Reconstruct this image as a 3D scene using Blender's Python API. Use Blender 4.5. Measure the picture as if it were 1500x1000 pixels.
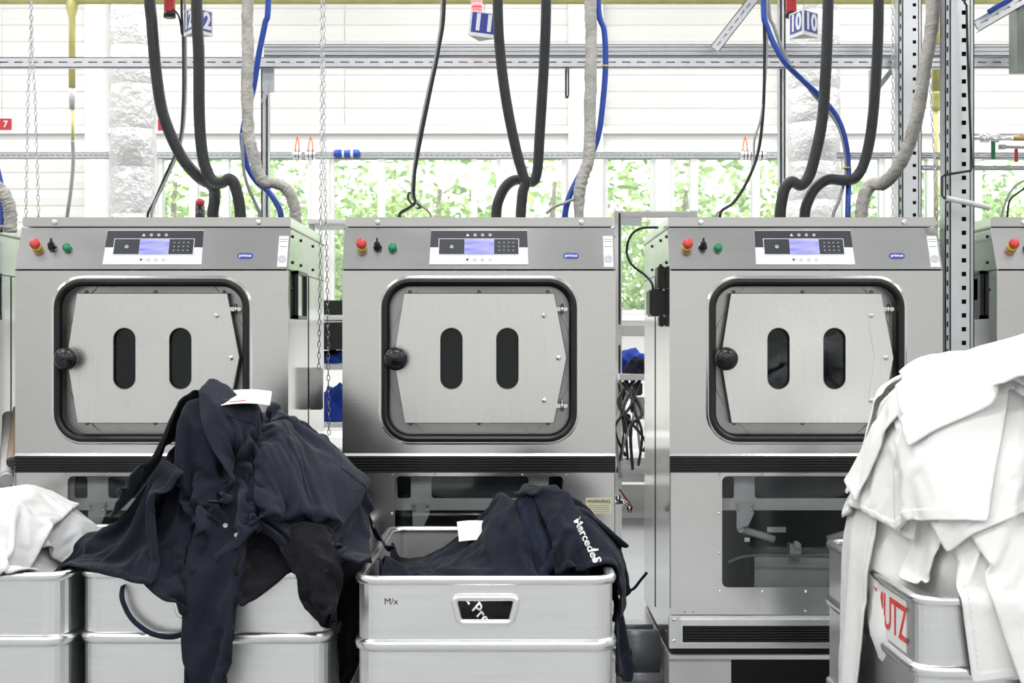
import bpy, bmesh, math, random
import numpy as np
from mathutils import Vector, Matrix, noise
from mathutils.geometry import tessellate_polygon, delaunay_2d_cdt

scene = bpy.context.scene
COL = scene.collection
for o in list(bpy.data.objects):
    bpy.data.objects.remove(o, do_unlink=True)

# ------------------------------------------------------------------ camera
CAM_H = 1.25            # eye height, horizon at pixel row 500
F = 2272.0              # focal length in pixels of the 1500 px wide frame
cam_data = bpy.data.cameras.new('camera')
cam_data.sensor_width = 36.0
cam_data.lens = F * 36.0 / 1500.0
cam_data.clip_start = 0.05
cam_data.clip_end = 200
cam_data.dof.use_dof = True
cam_data.dof.focus_distance = 4.9
cam_data.dof.aperture_fstop = 9.0
cam = bpy.data.objects.new('camera', cam_data)
cam.location = (0, 0, CAM_H)
cam.rotation_euler = (math.pi / 2, 0, 0)
COL.objects.link(cam)
scene.camera = cam

# ------------------------------------------------------------------ world and exposure
world = bpy.data.worlds.new('world')
scene.world = world
world.use_nodes = True
bg = world.node_tree.nodes['Background']
bg.inputs[0].default_value = (0.93, 0.97, 1.0, 1)
bg.inputs[1].default_value = 1.9
scene.view_settings.view_transform = 'Standard'
scene.view_settings.look = 'None'
scene.view_settings.exposure = 1.12
scene.view_settings.gamma = 1.0
scene.view_settings.use_curve_mapping = False
LAMP_W = 17.0           # watts of each ceiling lamp
scene.cycles.use_denoising = True
scene.cycles.max_bounces = 8
scene.cycles.diffuse_bounces = 4
scene.cycles.glossy_bounces = 5
scene.cycles.transmission_bounces = 6
scene.cycles.transparent_max_bounces = 12
scene.cycles.caustics_reflective = False
scene.cycles.caustics_refractive = False

def W(px, py, d):
    """point seen at pixel (px, py) at distance d in front of the camera"""
    return Vector(((px - 750.0) * d / F, d, CAM_H + (500.0 - py) * d / F))

# ------------------------------------------------------------------ tags
def tag(o, label=None, cat=None, group=None, kind=None):
    if label: o['label'] = label
    if cat: o['category'] = cat
    if group: o['group'] = group
    if kind: o['kind'] = kind
    return o

def empty(name, loc, label=None, cat=None, group=None):
    o = bpy.data.objects.new(name, None)
    o.empty_display_size = 0.1
    o.location = loc
    COL.objects.link(o)
    return tag(o, label, cat, group)

def link_mesh(name, me, parent=None, mat=None, loc=None, rot=None):
    o = bpy.data.objects.new(name, me)
    COL.objects.link(o)
    if mat is not None and not me.materials:
        me.materials.append(mat)
    if parent is not None: o.parent = parent
    if loc is not None: o.location = loc
    if rot is not None: o.rotation_euler = rot
    return o

def copy_tree(o, parent=None):
    c = o.copy()
    COL.objects.link(c)
    c.parent = parent
    for ch in list(o.children):
        copy_tree(ch, c)
    return c

# ------------------------------------------------------------------ materials
MATS = {}
def new_mat(name):
    m = bpy.data.materials.new(name)
    m.use_nodes = True
    MATS[name] = m
    nt = m.node_tree
    return m, nt, nt.nodes['Principled BSDF']

def coords(nt, scale=(1, 1, 1), space='Object'):
    tc = nt.nodes.new('ShaderNodeTexCoord')
    mp = nt.nodes.new('ShaderNodeMapping')
    mp.inputs['Scale'].default_value = scale
    nt.links.new(tc.outputs[space], mp.inputs['Vector'])
    return mp.outputs['Vector']

def noise_tex(nt, vec, scale, detail=3, rough=0.5):
    n = nt.nodes.new('ShaderNodeTexNoise')
    n.inputs['Scale'].default_value = scale
    n.inputs['Detail'].default_value = detail
    n.inputs['Roughness'].default_value = rough
    nt.links.new(vec, n.inputs['Vector'])
    return n.outputs['Fac']

def ramp(nt, fac, stops):
    r = nt.nodes.new('ShaderNodeValToRGB')
    el = r.color_ramp.elements
    while len(el) < len(stops): el.new(0.5)
    for e, (p, c) in zip(el, stops):
        e.position = p
        e.color = (c[0], c[1], c[2], 1) if isinstance(c, (tuple, list)) else (c, c, c, 1)
    nt.links.new(fac, r.inputs['Fac'])
    return r.outputs['Color']

def bump(nt, bsdf, fac, strength, dist=0.01):
    b = nt.nodes.new('ShaderNodeBump')
    b.inputs['Strength'].default_value = strength
    b.inputs['Distance'].default_value = dist
    nt.links.new(fac, b.inputs['Height'])
    nt.links.new(b.outputs['Normal'], bsdf.inputs['Normal'])

def simple(name, col, rough=0.5, metal=0.0, var=0.06, vscale=9.0, bmp=0.0, bscale=60.0, spec=None):
    m, nt, b = new_mat(name)
    v = coords(nt)
    f = noise_tex(nt, v, vscale, 4)
    lo = tuple(max(0.0, c * (1 - var)) for c in col)
    hi = tuple(min(1.0, c * (1 + var)) for c in col)
    nt.links.new(ramp(nt, f, [(0.3, lo), (0.7, hi)]), b.inputs['Base Color'])
    b.inputs['Roughness'].default_value = rough
    b.inputs['Metallic'].default_value = metal
    if spec is not None: b.inputs['Specular IOR Level'].default_value = spec
    if bmp:
        bump(nt, b, noise_tex(nt, v, bscale, 3), bmp, 0.005)
    return m

def brushed(name, col, rough, stretch, dents=0.0, rvar=0.1, brush=0.03):
    """metal with a brushed grain; stretch is the mapping scale of the grain"""
    m, nt, b = new_mat(name)
    b.inputs['Metallic'].default_value = 1.0
    v = coords(nt, stretch)
    g = noise_tex(nt, v, 1.0, 4, 0.65)
    nt.links.new(ramp(nt, g, [(0.25, tuple(c * 0.93 for c in col)), (0.75, col)]), b.inputs['Base Color'])
    v2 = coords(nt)
    big = noise_tex(nt, v2, 2.6, 3)
    nt.links.new(ramp(nt, big, [(0.3, rough - rvar * .5), (0.7, rough + rvar * .5)]), b.inputs['Roughness'])
    mx = nt.nodes.new('ShaderNodeMath'); mx.operation = 'MULTIPLY_ADD'
    mx.inputs[1].default_value = brush
    nt.links.new(g, mx.inputs[0])
    dn = nt.nodes.new('ShaderNodeMath'); dn.operation = 'MULTIPLY'
    dn.inputs[1].default_value = dents
    nt.links.new(noise_tex(nt, v2, 2.2, 1), dn.inputs[0])
    nt.links.new(dn.outputs[0], mx.inputs[2])
    bump(nt, b, mx.outputs[0], 0.35, 0.02)
    return m

def fabric(name, col, weave=900.0, var=0.12, sheen=0.1, rough=0.9, wr=0.25):
    m, nt, b = new_mat(name)
    v = coords(nt)
    f = noise_tex(nt, v, 7.0, 4)
    lo = tuple(c * (1 - var) for c in col); hi = tuple(min(1, c * (1 + var)) for c in col)
    nt.links.new(ramp(nt, f, [(0.3, lo), (0.7, hi)]), b.inputs['Base Color'])
    b.inputs['Roughness'].default_value = rough
    b.inputs['Specular IOR Level'].default_value = 0.25
    b.inputs['Sheen Weight'].default_value = sheen
    b.inputs['Sheen Roughness'].default_value = 0.4
    n1 = noise_tex(nt, v, 34.0, 5, 0.6)
    n2 = noise_tex(nt, v, weave, 1)
    ad = nt.nodes.new('ShaderNodeMath'); ad.operation = 'MULTIPLY_ADD'
    ad.inputs[1].default_value = 0.06
    nt.links.new(n2, ad.inputs[0]); nt.links.new(n1, ad.inputs[2])
    bump(nt, b, ad.outputs[0], wr, 0.012)
    return m

STEEL = brushed('brushed_steel', (0.80, 0.80, 0.80), 0.18, (3.0, 3.0, 160.0), dents=0.16, brush=0.006)
STEELV = brushed('door_steel', (0.88, 0.88, 0.875), 0.28, (150.0, 3.0, 3.0), dents=0.02, brush=0.006)
POLISH = brushed('polished_side_steel', (0.58, 0.59, 0.59), 0.12, (3.0, 3.0, 60.0), dents=0.35, rvar=0.06, brush=0.003)
CHROME = simple('chrome', (0.85, 0.85, 0.86), 0.15, 1.0, 0.02)
ALU = brushed('aluminium', (0.93, 0.94, 0.95), 0.36, (4.0, 4.0, 60.0), dents=0.10, brush=0.008)
ALU_RIM = simple('aluminium_rim', (0.92, 0.93, 0.94), 0.25, 1.0, 0.03, 20)
GALV = brushed('galvanised_steel', (0.52, 0.54, 0.57), 0.36, (30.0, 30.0, 14.0), dents=0.1, rvar=0.2, brush=0.01)
GALV_LIGHT = brushed('galvanised_bright', (0.66, 0.68, 0.71), 0.40, (30.0, 30.0, 10.0), dents=0.1, rvar=0.2, brush=0.01)
RUBBER = simple('black_rubber', (0.007, 0.007, 0.008), 0.38, 0, 0.2, 30)
HOSE = simple('black_hose_rubber', (0.010, 0.012, 0.015), 0.40, 0, 0.35, 40, 0.4, 260)
BLACK = simple('black_plastic', (0.006, 0.007, 0.009), 0.28, 0, 0.2, 20)
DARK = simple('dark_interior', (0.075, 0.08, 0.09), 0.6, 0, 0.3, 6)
GREYM = simple('grey_cast_metal', (0.62, 0.63, 0.64), 0.5, 0.15, 0.25, 12, 0.2, 50)
WHITEP = simple('white_paint', (0.86, 0.87, 0.86), 0.5, 0, 0.05, 5)
WALLP = simple('wall_cladding', (0.74, 0.74, 0.72), 0.55, 0, 0.03, 0.8)
FLOORM = simple('floor_coating', (0.36, 0.37, 0.38), 0.35, 0, 0.08, 1.5)
CEILM = simple('ceiling_paint', (0.82, 0.83, 0.83), 0.8, 0, 0.03, 1.0)
FOIL = None
YELLOW = simple('yellow_gas_paint', (0.80, 0.77, 0.30), 0.45, 0, 0.10, 14)
BLUEH = simple('blue_hose', (0.02, 0.075, 0.42), 0.38, 0, 0.15, 25)
GREYC = simple('grey_cable', (0.36, 0.37, 0.38), 0.5, 0, 0.1, 30)
LIGHTM = simple('light_grey_metal', (0.86, 0.87, 0.88), 0.5, 0.0, 0.1, 12)
WRAP = simple('insulation_wrap', (0.47, 0.46, 0.43), 0.85, 0, 0.22, 22, 1.0, 90)
REDL = simple('red_lamp_glass', (0.45, 0.012, 0.018), 0.22, 0, 0.2, 30)
RED = simple('red_plastic', (0.62, 0.05, 0.05), 0.4, 0, 0.15, 30)
YEL = simple('yellow_plastic', (0.75, 0.55, 0.05), 0.45, 0, 0.1, 30)
GREEN = simple('green_plastic', (0.01, 0.23, 0.10), 0.35, 0, 0.15, 30)
SIGNBLUE = simple('sign_blue', (0.045, 0.065, 0.36), 0.4, 0, 0.05, 9)
SIGNRED = simple('sign_red', (0.55, 0.04, 0.06), 0.4, 0, 0.05, 9)
SIGNW = simple('sign_white', (0.86, 0.87, 0.88), 0.45, 0, 0.03, 9)
PANELDK = simple('panel_anthracite', (0.035, 0.038, 0.050), 0.35, 0, 0.1, 15)
PANELW = simple('panel_white', (0.78, 0.79, 0.81), 0.4, 0, 0.03, 15)
PAPER = simple('white_paper', (0.86, 0.86, 0.85), 0.7, 0, 0.03, 20)
LABELY = simple('cream_label', (0.72, 0.70, 0.50), 0.55, 0, 0.05, 20)
PVC = simple('grey_pvc_pipe', (0.17, 0.18, 0.20), 0.35, 0, 0.12, 6)
BRASS = simple('brass', (0.62, 0.46, 0.22), 0.3, 1.0, 0.1, 20)
REDPAINT = simple('red_stencil_paint', (0.72, 0.06, 0.05), 0.55, 0, 0.3, 60)
ORANGE = simple('orange_cable', (0.75, 0.2, 0.05), 0.5, 0, 0.1, 20)
SCREEN, nt_, b_ = new_mat('lcd_screen')
f_ = noise_tex(nt_, coords(nt_, (8, 8, 90)), 1.0, 1)
nt_.links.new(ramp(nt_, f_, [(0.4, (0.20, 0.20, 0.62)), (0.7, (0.42, 0.42, 0.80))]), b_.inputs['Base Color'])
nt_.links.new(ramp(nt_, f_, [(0.4, (0.20, 0.20, 0.62)), (0.7, (0.42, 0.42, 0.80))]), b_.inputs['Emission Color'])
b_.inputs['Emission Strength'].default_value = 0.22
b_.inputs['Roughness'].default_value = 0.15

def glass(name, tint, rough=0.02):
    m, nt, b = new_mat(name)
    nt.nodes.remove(b)
    out = nt.nodes['Material Output']
    tr = nt.nodes.new('ShaderNodeBsdfTransparent')
    tr.inputs[0].default_value = (*tint, 1)
    gl = nt.nodes.new('ShaderNodeBsdfGlossy')
    gl.inputs['Roughness'].default_value = rough
    gl.inputs['Color'].default_value = (0.9, 0.93, 0.95, 1)
    fr = nt.nodes.new('ShaderNodeFresnel'); fr.inputs['IOR'].default_value = 1.45
    nz = noise_tex(nt, coords(nt), 5.0, 2)
    bp = nt.nodes.new('ShaderNodeBump'); bp.inputs['Strength'].default_value = 0.05
    nt.links.new(nz, bp.inputs['Height']); nt.links.new(bp.outputs['Normal'], gl.inputs['Normal'])
    mx = nt.nodes.new('ShaderNodeMixShader')
    nt.links.new(fr.outputs[0], mx.inputs[0])
    nt.links.new(tr.outputs[0], mx.inputs[1]); nt.links.new(gl.outputs[0], mx.inputs[2])
    nt.links.new(mx.outputs[0], out.inputs['Surface'])
    return m
WINGLASS = glass('window_glass', (0.95, 0.97, 0.96))
def haze_glass(m, amount):
    nt = m.node_tree; out = nt.nodes['Material Output']
    src = out.inputs['Surface'].links[0].from_socket
    tl = nt.nodes.new('ShaderNodeBsdfTranslucent'); tl.inputs['Color'].default_value = (0.95, 0.97, 0.96, 1)
    mx = nt.nodes.new('ShaderNodeMixShader')
    nt.links.new(ramp(nt, noise_tex(nt, coords(nt), 2.4, 4), [(0.3, amount * .6), (0.7, amount * 1.4)]), mx.inputs[0])
    nt.links.new(src, mx.inputs[1]); nt.links.new(tl.outputs[0], mx.inputs[2]); nt.links.new(mx.outputs[0], out.inputs['Surface'])
haze_glass(WINGLASS, 0.09)
DARKGLASS = glass('smoked_glass', (0.55, 0.58, 0.60))
ACRYLIC = glass('acrylic_cover', (0.97, 0.98, 0.985), 0.08)
RIBM = simple('black_rib_highlight', (0.028, 0.029, 0.032), 0.26, 0, 0.1, 20)  # lighter than the backing so its colour carries the rib highlights

m, nt, b = new_mat('foil_insulation')
FOIL = m
v = coords(nt)
b.inputs['Base Color'].default_value = (0.80, 0.81, 0.82, 1)
nt.links.new(ramp(nt, noise_tex(nt, v, 3.0, 2), [(0.3, (0.70, 0.71, 0.72)), (0.7, (0.86, 0.87, 0.88))]), b.inputs['Base Color'])
b.inputs['Metallic'].default_value = 0.65
b.inputs['Roughness'].default_value = 0.38
bump(nt, b, noise_tex(nt, v, 16.0, 4, 0.6), 0.55, 0.03)

m, nt, b = new_mat('leaf_green')
LEAF = m
oi = nt.nodes.new('ShaderNodeObjectInfo')
v = coords(nt)
nt.links.new(ramp(nt, noise_tex(nt, v, 2.2, 3), [(0.25, (0.13, 0.26, 0.07)), (0.5, (0.34, 0.48, 0.16)), (0.75, (0.58, 0.66, 0.22))]), b.inputs['Base Color'])
b.inputs['Roughness'].default_value = 0.5
BARK = simple('bark', (0.16, 0.12, 0.09), 0.9, 0, 0.3, 14, 0.5, 30)

NAVY = fabric('navy_workwear', (0.013, 0.0165, 0.030), var=0.18, sheen=0.12, rough=0.8)
NAVY2 = fabric('dark_navy_cotton', (0.009, 0.012, 0.022), var=0.2, sheen=0.08)
BLACKF = fabric('black_cotton', (0.0045, 0.005, 0.008), var=0.25, sheen=0.06)
INDIGO = fabric('indigo_workwear', (0.015, 0.020, 0.040), var=0.2, sheen=0.1)
WHITEF = fabric('white_cotton', (0.93, 0.93, 0.925), var=0.02, sheen=0.0, wr=0.18)
OFFWHITE = fabric('off_white_cotton', (0.70, 0.71, 0.71), var=0.05, sheen=0.0, wr=0.2)
GREYF = fabric('grey_cotton', (0.50, 0.51, 0.53), var=0.08, sheen=0.0, wr=0.2)
ROYAL = fabric('royal_blue_cotton', (0.02, 0.06, 0.38), var=0.2, sheen=0.05)
VIOLET = fabric('violet_lining', (0.10, 0.08, 0.34), var=0.15, sheen=0.05)
# ------------------------------------------------------------------ mesh builder
class MB:
    def __init__(s, M=None):
        s.v = []; s.f = []; s.sm = []
        s.M = M or Matrix.Identity(4)
    def add(s, vs, fs, smooth=False):
        b = len(s.v)
        s.v += [tuple(s.M @ Vector(p)) for p in vs]
        s.f += [tuple(i + b for i in f) for f in fs]
        s.sm += [smooth] * len(fs)
    def box(s, x0, x1, y0, y1, z0, z1):
        s.add([(x0,y0,z0),(x1,y0,z0),(x1,y1,z0),(x0,y1,z0),(x0,y0,z1),(x1,y0,z1),(x1,y1,z1),(x0,y1,z1)],
              [(0,3,2,1),(4,5,6,7),(0,1,5,4),(1,2,6,5),(2,3,7,6),(3,0,4,7)])
    def bar(s, a, b, w, h, up=(0, 0, 1)):
        """rectangular bar from a to b"""
        a = Vector(a); b = Vector(b); t = (b - a).normalized()
        u = Vector(up)
        x = t.cross(u)
        if x.length < 1e-4: x = t.cross(Vector((0, 1, 0)))
        x.normalize(); u = x.cross(t)
        vs = [p + x * sx * w / 2 + u * su * h / 2 for p in (a, b) for sx, su in ((-1,-1),(1,-1),(1,1),(-1,1))]
        s.add(vs, [(0,1,2,3),(7,6,5,4),(0,4,5,1),(1,5,6,2),(2,6,7,3),(3,7,4,0)])
    def lathe(s, prof, origin=(0,0,0), axis='z', n=20, caps=True):
        """prof: list of (r, h) along the axis"""
        o = Vector(origin); vs = []; fs = []
        for r, h in prof:
            for k in range(n):
                a = 2 * math.pi * k / n
                c, q = r * math.cos(a), r * math.sin(a)
                vs.append(o + Vector({'z': (c, q, h), 'y': (c, h, q), 'x': (h, c, q)}[axis]))
        for i in range(len(prof) - 1):
            for k in range(n):
                k2 = (k + 1) % n
                f = (i*n+k, i*n+k2, (i+1)*n+k2, (i+1)*n+k)
                fs.append(f if axis != 'y' else f[::-1])
        s.add(vs, fs, True)
        if caps:
            b = len(s.v) - len(vs)
            for ring, flip in ((0, True), (len(prof) - 1, False)):
                if prof[ring][0] > 1e-6:
                    f = [b + ring*n + k for k in range(n)]
                    if flip != (axis == 'y'): f = f[::-1]
                    s.f.append(tuple(f)); s.sm.append(False)
    def tube(s, pts, r, n=10, caps=True, wob=0.0, seed=0, squash=None):
        """round tube through pts; r a number or a function of 0..1"""
        pts = [Vector(p) for p in pts]
        m = len(pts)
        tang = [(pts[min(i+1, m-1)] - pts[max(i-1, 0)]).normalized() for i in range(m)]
        ref = Vector((0, 1, 0)) if abs(tang[0].y) < 0.9 else Vector((1, 0, 0))
        nx = tang[0].cross(ref).normalized()
        vs = []; fs = []
        for i in range(m):
            nx = (nx - tang[i] * nx.dot(tang[i])).normalized()
            ny = tang[i].cross(nx)
            rr = r(i / (m - 1)) if callable(r) else r
            for k in range(n):
                a = 2 * math.pi * k / n
                q = rr
                if wob:
                    q = rr * (1 + wob * noise.noise(Vector((math.cos(a)*1.6, math.sin(a)*1.6 + seed*7.1, i * 0.45))) + .55 * wob * abs(noise.noise(Vector((math.cos(a)*3.4 + seed, math.sin(a)*3.4, i * 1.3)))) )
                vs.append(pts[i] + (nx * math.cos(a) + ny * math.sin(a)) * q)
        for i in range(m - 1):
            for k in range(n):
                k2 = (k + 1) % n
                fs.append((i*n+k, i*n+k2, (i+1)*n+k2, (i+1)*n+k))
        s.add(vs, fs, True)
        if caps:
            b = len(s.v) - len(vs)
            s.f.append(tuple(b + k for k in range(n))[::-1]); s.sm.append(False)
            s.f.append(tuple(b + (m-1)*n + k for k in range(n))); s.sm.append(False)
    def plate(s, outer, holes, y0, y1):
        """plate in the xz plane with holes: outer and holes are lists of (x, z); front at y0"""
        loops = [outer] + list(holes)
        pl = [[Vector((p[0], p[1], 0)) for p in lp] for lp in loops]
        flat = [p for lp in loops for p in lp]
        tris = tessellate_polygon(pl)
        n = len(flat)
        vs = [(p[0], y0, p[1]) for p in flat] + [(p[0], y1, p[1]) for p in flat]
        fs = []
        for t in tris:
            a, b, c = [flat[i] for i in t]
            ccw = (b[0]-a[0])*(c[1]-a[1]) - (b[1]-a[1])*(c[0]-a[0]) > 0
            t = tuple(t) if ccw else tuple(t[::-1])
            fs.append(t); fs.append(tuple(i + n for i in t[::-1]))
        k = 0
        for li, lp in enumerate(loops):
            m = len(lp)
            area = sum(lp[i][0]*lp[(i+1)%m][1] - lp[(i+1)%m][0]*lp[i][1] for i in range(m))
            for i in range(m):
                a, b = k + i, k + (i + 1) % m
                q = (a, a + n, b + n, b)
                if (area < 0) != (li > 0): q = q[::-1]
                fs.append(q)
            k += m
        s.add(vs, fs)
    def prism(s, prof, x0, x1):
        """profile of (y, z) extruded along x"""
        n = len(prof)
        vs = [(x0, p[0], p[1]) for p in prof] + [(x1, p[0], p[1]) for p in prof]
        fs = [tuple(range(n)), tuple(range(2*n-1, n-1, -1))] + [(i, i+n, (i+1)%n+n, (i+1)%n) for i in range(n)]
        s.add(vs, fs)
    def build(s, name, mat, parent=None, loc=None, bevel=0.0, recalc=False):
        me = bpy.data.meshes.new(name)
        me.from_pydata(s.v, [], s.f)
        me.polygons.foreach_set('use_smooth', s.sm)
        if bevel or recalc:
            bm = bmesh.new(); bm.from_mesh(me)
            if recalc: bmesh.ops.recalc_face_normals(bm, faces=bm.faces)
            if bevel:
                es = [e for e in bm.edges if len(e.link_faces) == 2 and e.calc_face_angle(0) > 0.6]
                bmesh.ops.bevel(bm, geom=es, offset=bevel, segments=2, affect='EDGES', clamp_overlap=True)
            bm.to_mesh(me); bm.free()
        me.materials.append(mat)
        me.update()
        return link_mesh(name, me, parent, None, loc)

def rrect(x0, x1, z0, z1, r, n=6):
    pts = []
    for cx, cz, a0 in ((x1-r, z1-r, 0), (x0+r, z1-r, 90), (x0+r, z0+r, 180), (x1-r, z0+r, 270)):
        for k in range(n + 1):
            a = math.radians(a0 + 90 * k / n)
            pts.append((cx + r*math.cos(a), cz + r*math.sin(a)))
    return pts

def rect(x0, x1, z0, z1):
    return [(x0, z0), (x1, z0), (x1, z1), (x0, z1)]

def ring(mb, outer, inner, yo, yi, smooth=False):
    """strip between two loops of equal length; loop depths yo and yi"""
    n = len(outer)
    vs = [(p[0], yo, p[1]) for p in outer] + [(p[0], yi, p[1]) for p in inner]
    mb.add(vs, [(i, (i+1) % n, (i+1) % n + n, i + n) for i in range(n)], smooth)

def smooth_path(pts, per=6):
    pts = [Vector(p) for p in pts]
    out = []
    for i in range(len(pts) - 1):
        p0 = pts[max(i-1, 0)]; p1 = pts[i]; p2 = pts[i+1]; p3 = pts[min(i+2, len(pts)-1)]
        for k in range(per):
            t = k / per
            out.append(0.5 * ((2*p1) + (p2-p0)*t + (2*p0-5*p1+4*p2-p3)*t*t + (3*p1-p0-3*p2+p3)*t**3))
    out.append(pts[-1])
    return out

def text_mesh(body, size, depth=0.0006, bold=0.0, spacing=1.0, align='CENTER'):
    cu = bpy.data.curves.new('lettering', 'FONT')
    cu.body = body; cu.size = size; cu.extrude = depth; cu.offset = bold
    cu.align_x = align; cu.align_y = 'CENTER'; cu.space_character = spacing
    cu.resolution_u = 3
    o = bpy.data.objects.new('lettering', cu)
    COL.objects.link(o)
    dg = bpy.context.evaluated_depsgraph_get()
    me = bpy.data.meshes.new_from_object(o.evaluated_get(dg))
    bpy.data.objects.remove(o, do_unlink=True)
    me.materials.clear()
    return me

def lettering(name, body, size, M, mat, parent=None, **kw):
    """text lying in the xy plane of matrix M (its +z faces the reader)"""
    me = text_mesh(body, size, **kw)
    me.transform(M)
    me.materials.append(mat)
    return link_mesh(name, me, parent)

FACE = Matrix.Rotation(math.pi/2, 4, 'X')       # xy plane turned to face -y
# ------------------------------------------------------------------ the hall
WALL_Y = 11.0
HX, HY0, HZ = 8.0, -7.0, 4.4
def struct(o):
    return tag(o, kind='structure')

mb = MB(); mb.box(-HX, HX, HY0, WALL_Y, -0.1, 0.0)
fl = struct(mb.build('floor', FLOORM)); fl['label'] = 'light grey coated hall floor'
mb = MB(); mb.box(-HX, HX, HY0, WALL_Y, HZ, HZ + 0.1)
struct(mb.build('ceiling', CEILM))
mb = MB(); mb.box(-HX - 0.1, -HX, HY0, WALL_Y, 0, HZ); struct(mb.build('wall_left', WALLP))
mb = MB(); mb.box(HX, HX + 0.1, HY0, WALL_Y, 0, HZ); struct(mb.build('wall_right', WALLP))
mb = MB(); mb.box(-HX, HX, HY0 - 0.1, HY0, 0, HZ); struct(mb.build('wall_front', WALLP))

def wx(px): return (px - 750.0) * WALL_Y / F
def wz(py): return CAM_H + (500.0 - py) * WALL_Y / F
WZ0, WZ1 = wz(462), wz(226)
# window groups: (left, right, thin mullions), in pixels on the wall plane
WINS = [(230, 456, (276, 288, 324, 334)), (482, 733, (553, 563, 690, 699)), (752, 829, ()), (885, 960, ()),
        (982, 1160, (1012, 1023, 1103, 1114)), (1200, 1296, (1236, 1244)), (1312, 1520, (1360, 1372, 1430, 1440))]
outer = rect(-HX, HX, 0, HZ)
holes = [rect(wx(a), wx(b), WZ0, WZ1) for a, b, _ in WINS]
mb = MB(); mb.plate(outer, holes, WALL_Y, WALL_Y + 0.16)
wall_back = struct(mb.build('wall_back', WALLP))
wall_back['label'] = 'white clad rear wall with a band of windows'
for i, (a, b, ms) in enumerate(WINS):
    w = empty('window_%d' % (i + 1), (wx(a), WALL_Y, WZ0)); struct(w)
    w['label'] = 'white framed window pane group looking onto green trees'
    wd, ht = wx(b) - wx(a), WZ1 - WZ0
    mb = MB(); mb.plate(rect(0.0, wd, 0.0, ht), [rect(0.03, wd - 0.03, 0.04, ht - 0.03)], 0.03, 0.11)
    mb.build('window_frame', WHITEP, w)
    edges = [0.03]
    for k in range(0, len(ms), 2):
        x0, x1 = wx(ms[k]) - wx(a), wx(ms[k + 1]) - wx(a)
        mb = MB(); mb.box(x0, x1, 0.02, 0.12, 0.04, ht - 0.03); mb.build('mullion', WHITEP, w)
        edges += [x0, x1]
    edges.append(wd - 0.03)
    for k in range(0, len(edges), 2):
        mb = MB(); mb.box(edges[k], edges[k + 1], 0.065, 0.073, 0.04, ht - 0.03); mb.build('pane', WINGLASS, w)
    mb = MB(); mb.box(-0.02, wd + 0.02, -0.06, 0.04, -0.035, 0.0); mb.build('window_sill', WHITEP, w)

# cladding boards of the upper wall, each with its own edges
JOINTS = [-60, 130, 300, 505, 838, 1150, 1330, 1560]
ROW = 0.118
rng = random.Random(4)
board_cache = {}
def board(x0, x1, z0, z1):
    key = round(x1 - x0, 4)
    if key not in board_cache:
        w_ = x1 - x0
        prof = [(0, 0.002), (-0.004, 0.010), (-0.007, 0.06), (-0.004, ROW - 0.006), (0, ROW - 0.001)]
        mb = MB(); mb.prism(prof, 0.003, w_ - 0.003)
        me_o = mb.build('cladding_board', WALLP, wall_back, recalc=True)
        board_cache[key] = me_o.data
        o = me_o
    else:
        o = link_mesh('cladding_board', board_cache[key], wall_back)
    o.location = (x0, WALL_Y - 0.001, z0)
z = wz(184)
while z < 4.0:
    for a, b in zip(JOINTS, JOINTS[1:]):
        board(wx(a), wx(b), z, z + ROW)
    z += ROW
z = wz(205) - ROW
while z > 1.5:
    board(wx(JOINTS[0]), wx(JOINTS[1]), z, z + ROW)
    z -= ROW
mb = MB(); mb.box(wx(-60), wx(1560), WALL_Y - 0.035, WALL_Y, wz(196), wz(188))
t = struct(mb.build('trim_1', WHITEP)); t['label'] = 'white ledge running above the windows'
mb = MB(); mb.box(wx(-60), wx(1560), WALL_Y - 0.03, WALL_Y, wz(225), wz(215))
t = struct(mb.build('trim_2', WHITEP)); t['label'] = 'white lintel strip over the windows'
for i, (a, b) in enumerate(((131, 161), (832, 882), (1148, 1158))):
    mb = MB(); mb.box(wx(a), wx(b), WALL_Y - 0.12, WALL_Y - 0.017, 0, HZ)
    t = struct(mb.build('trim_%d' % (i + 3), WHITEP)); t['label'] = 'white steel column standing against the window wall'

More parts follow.
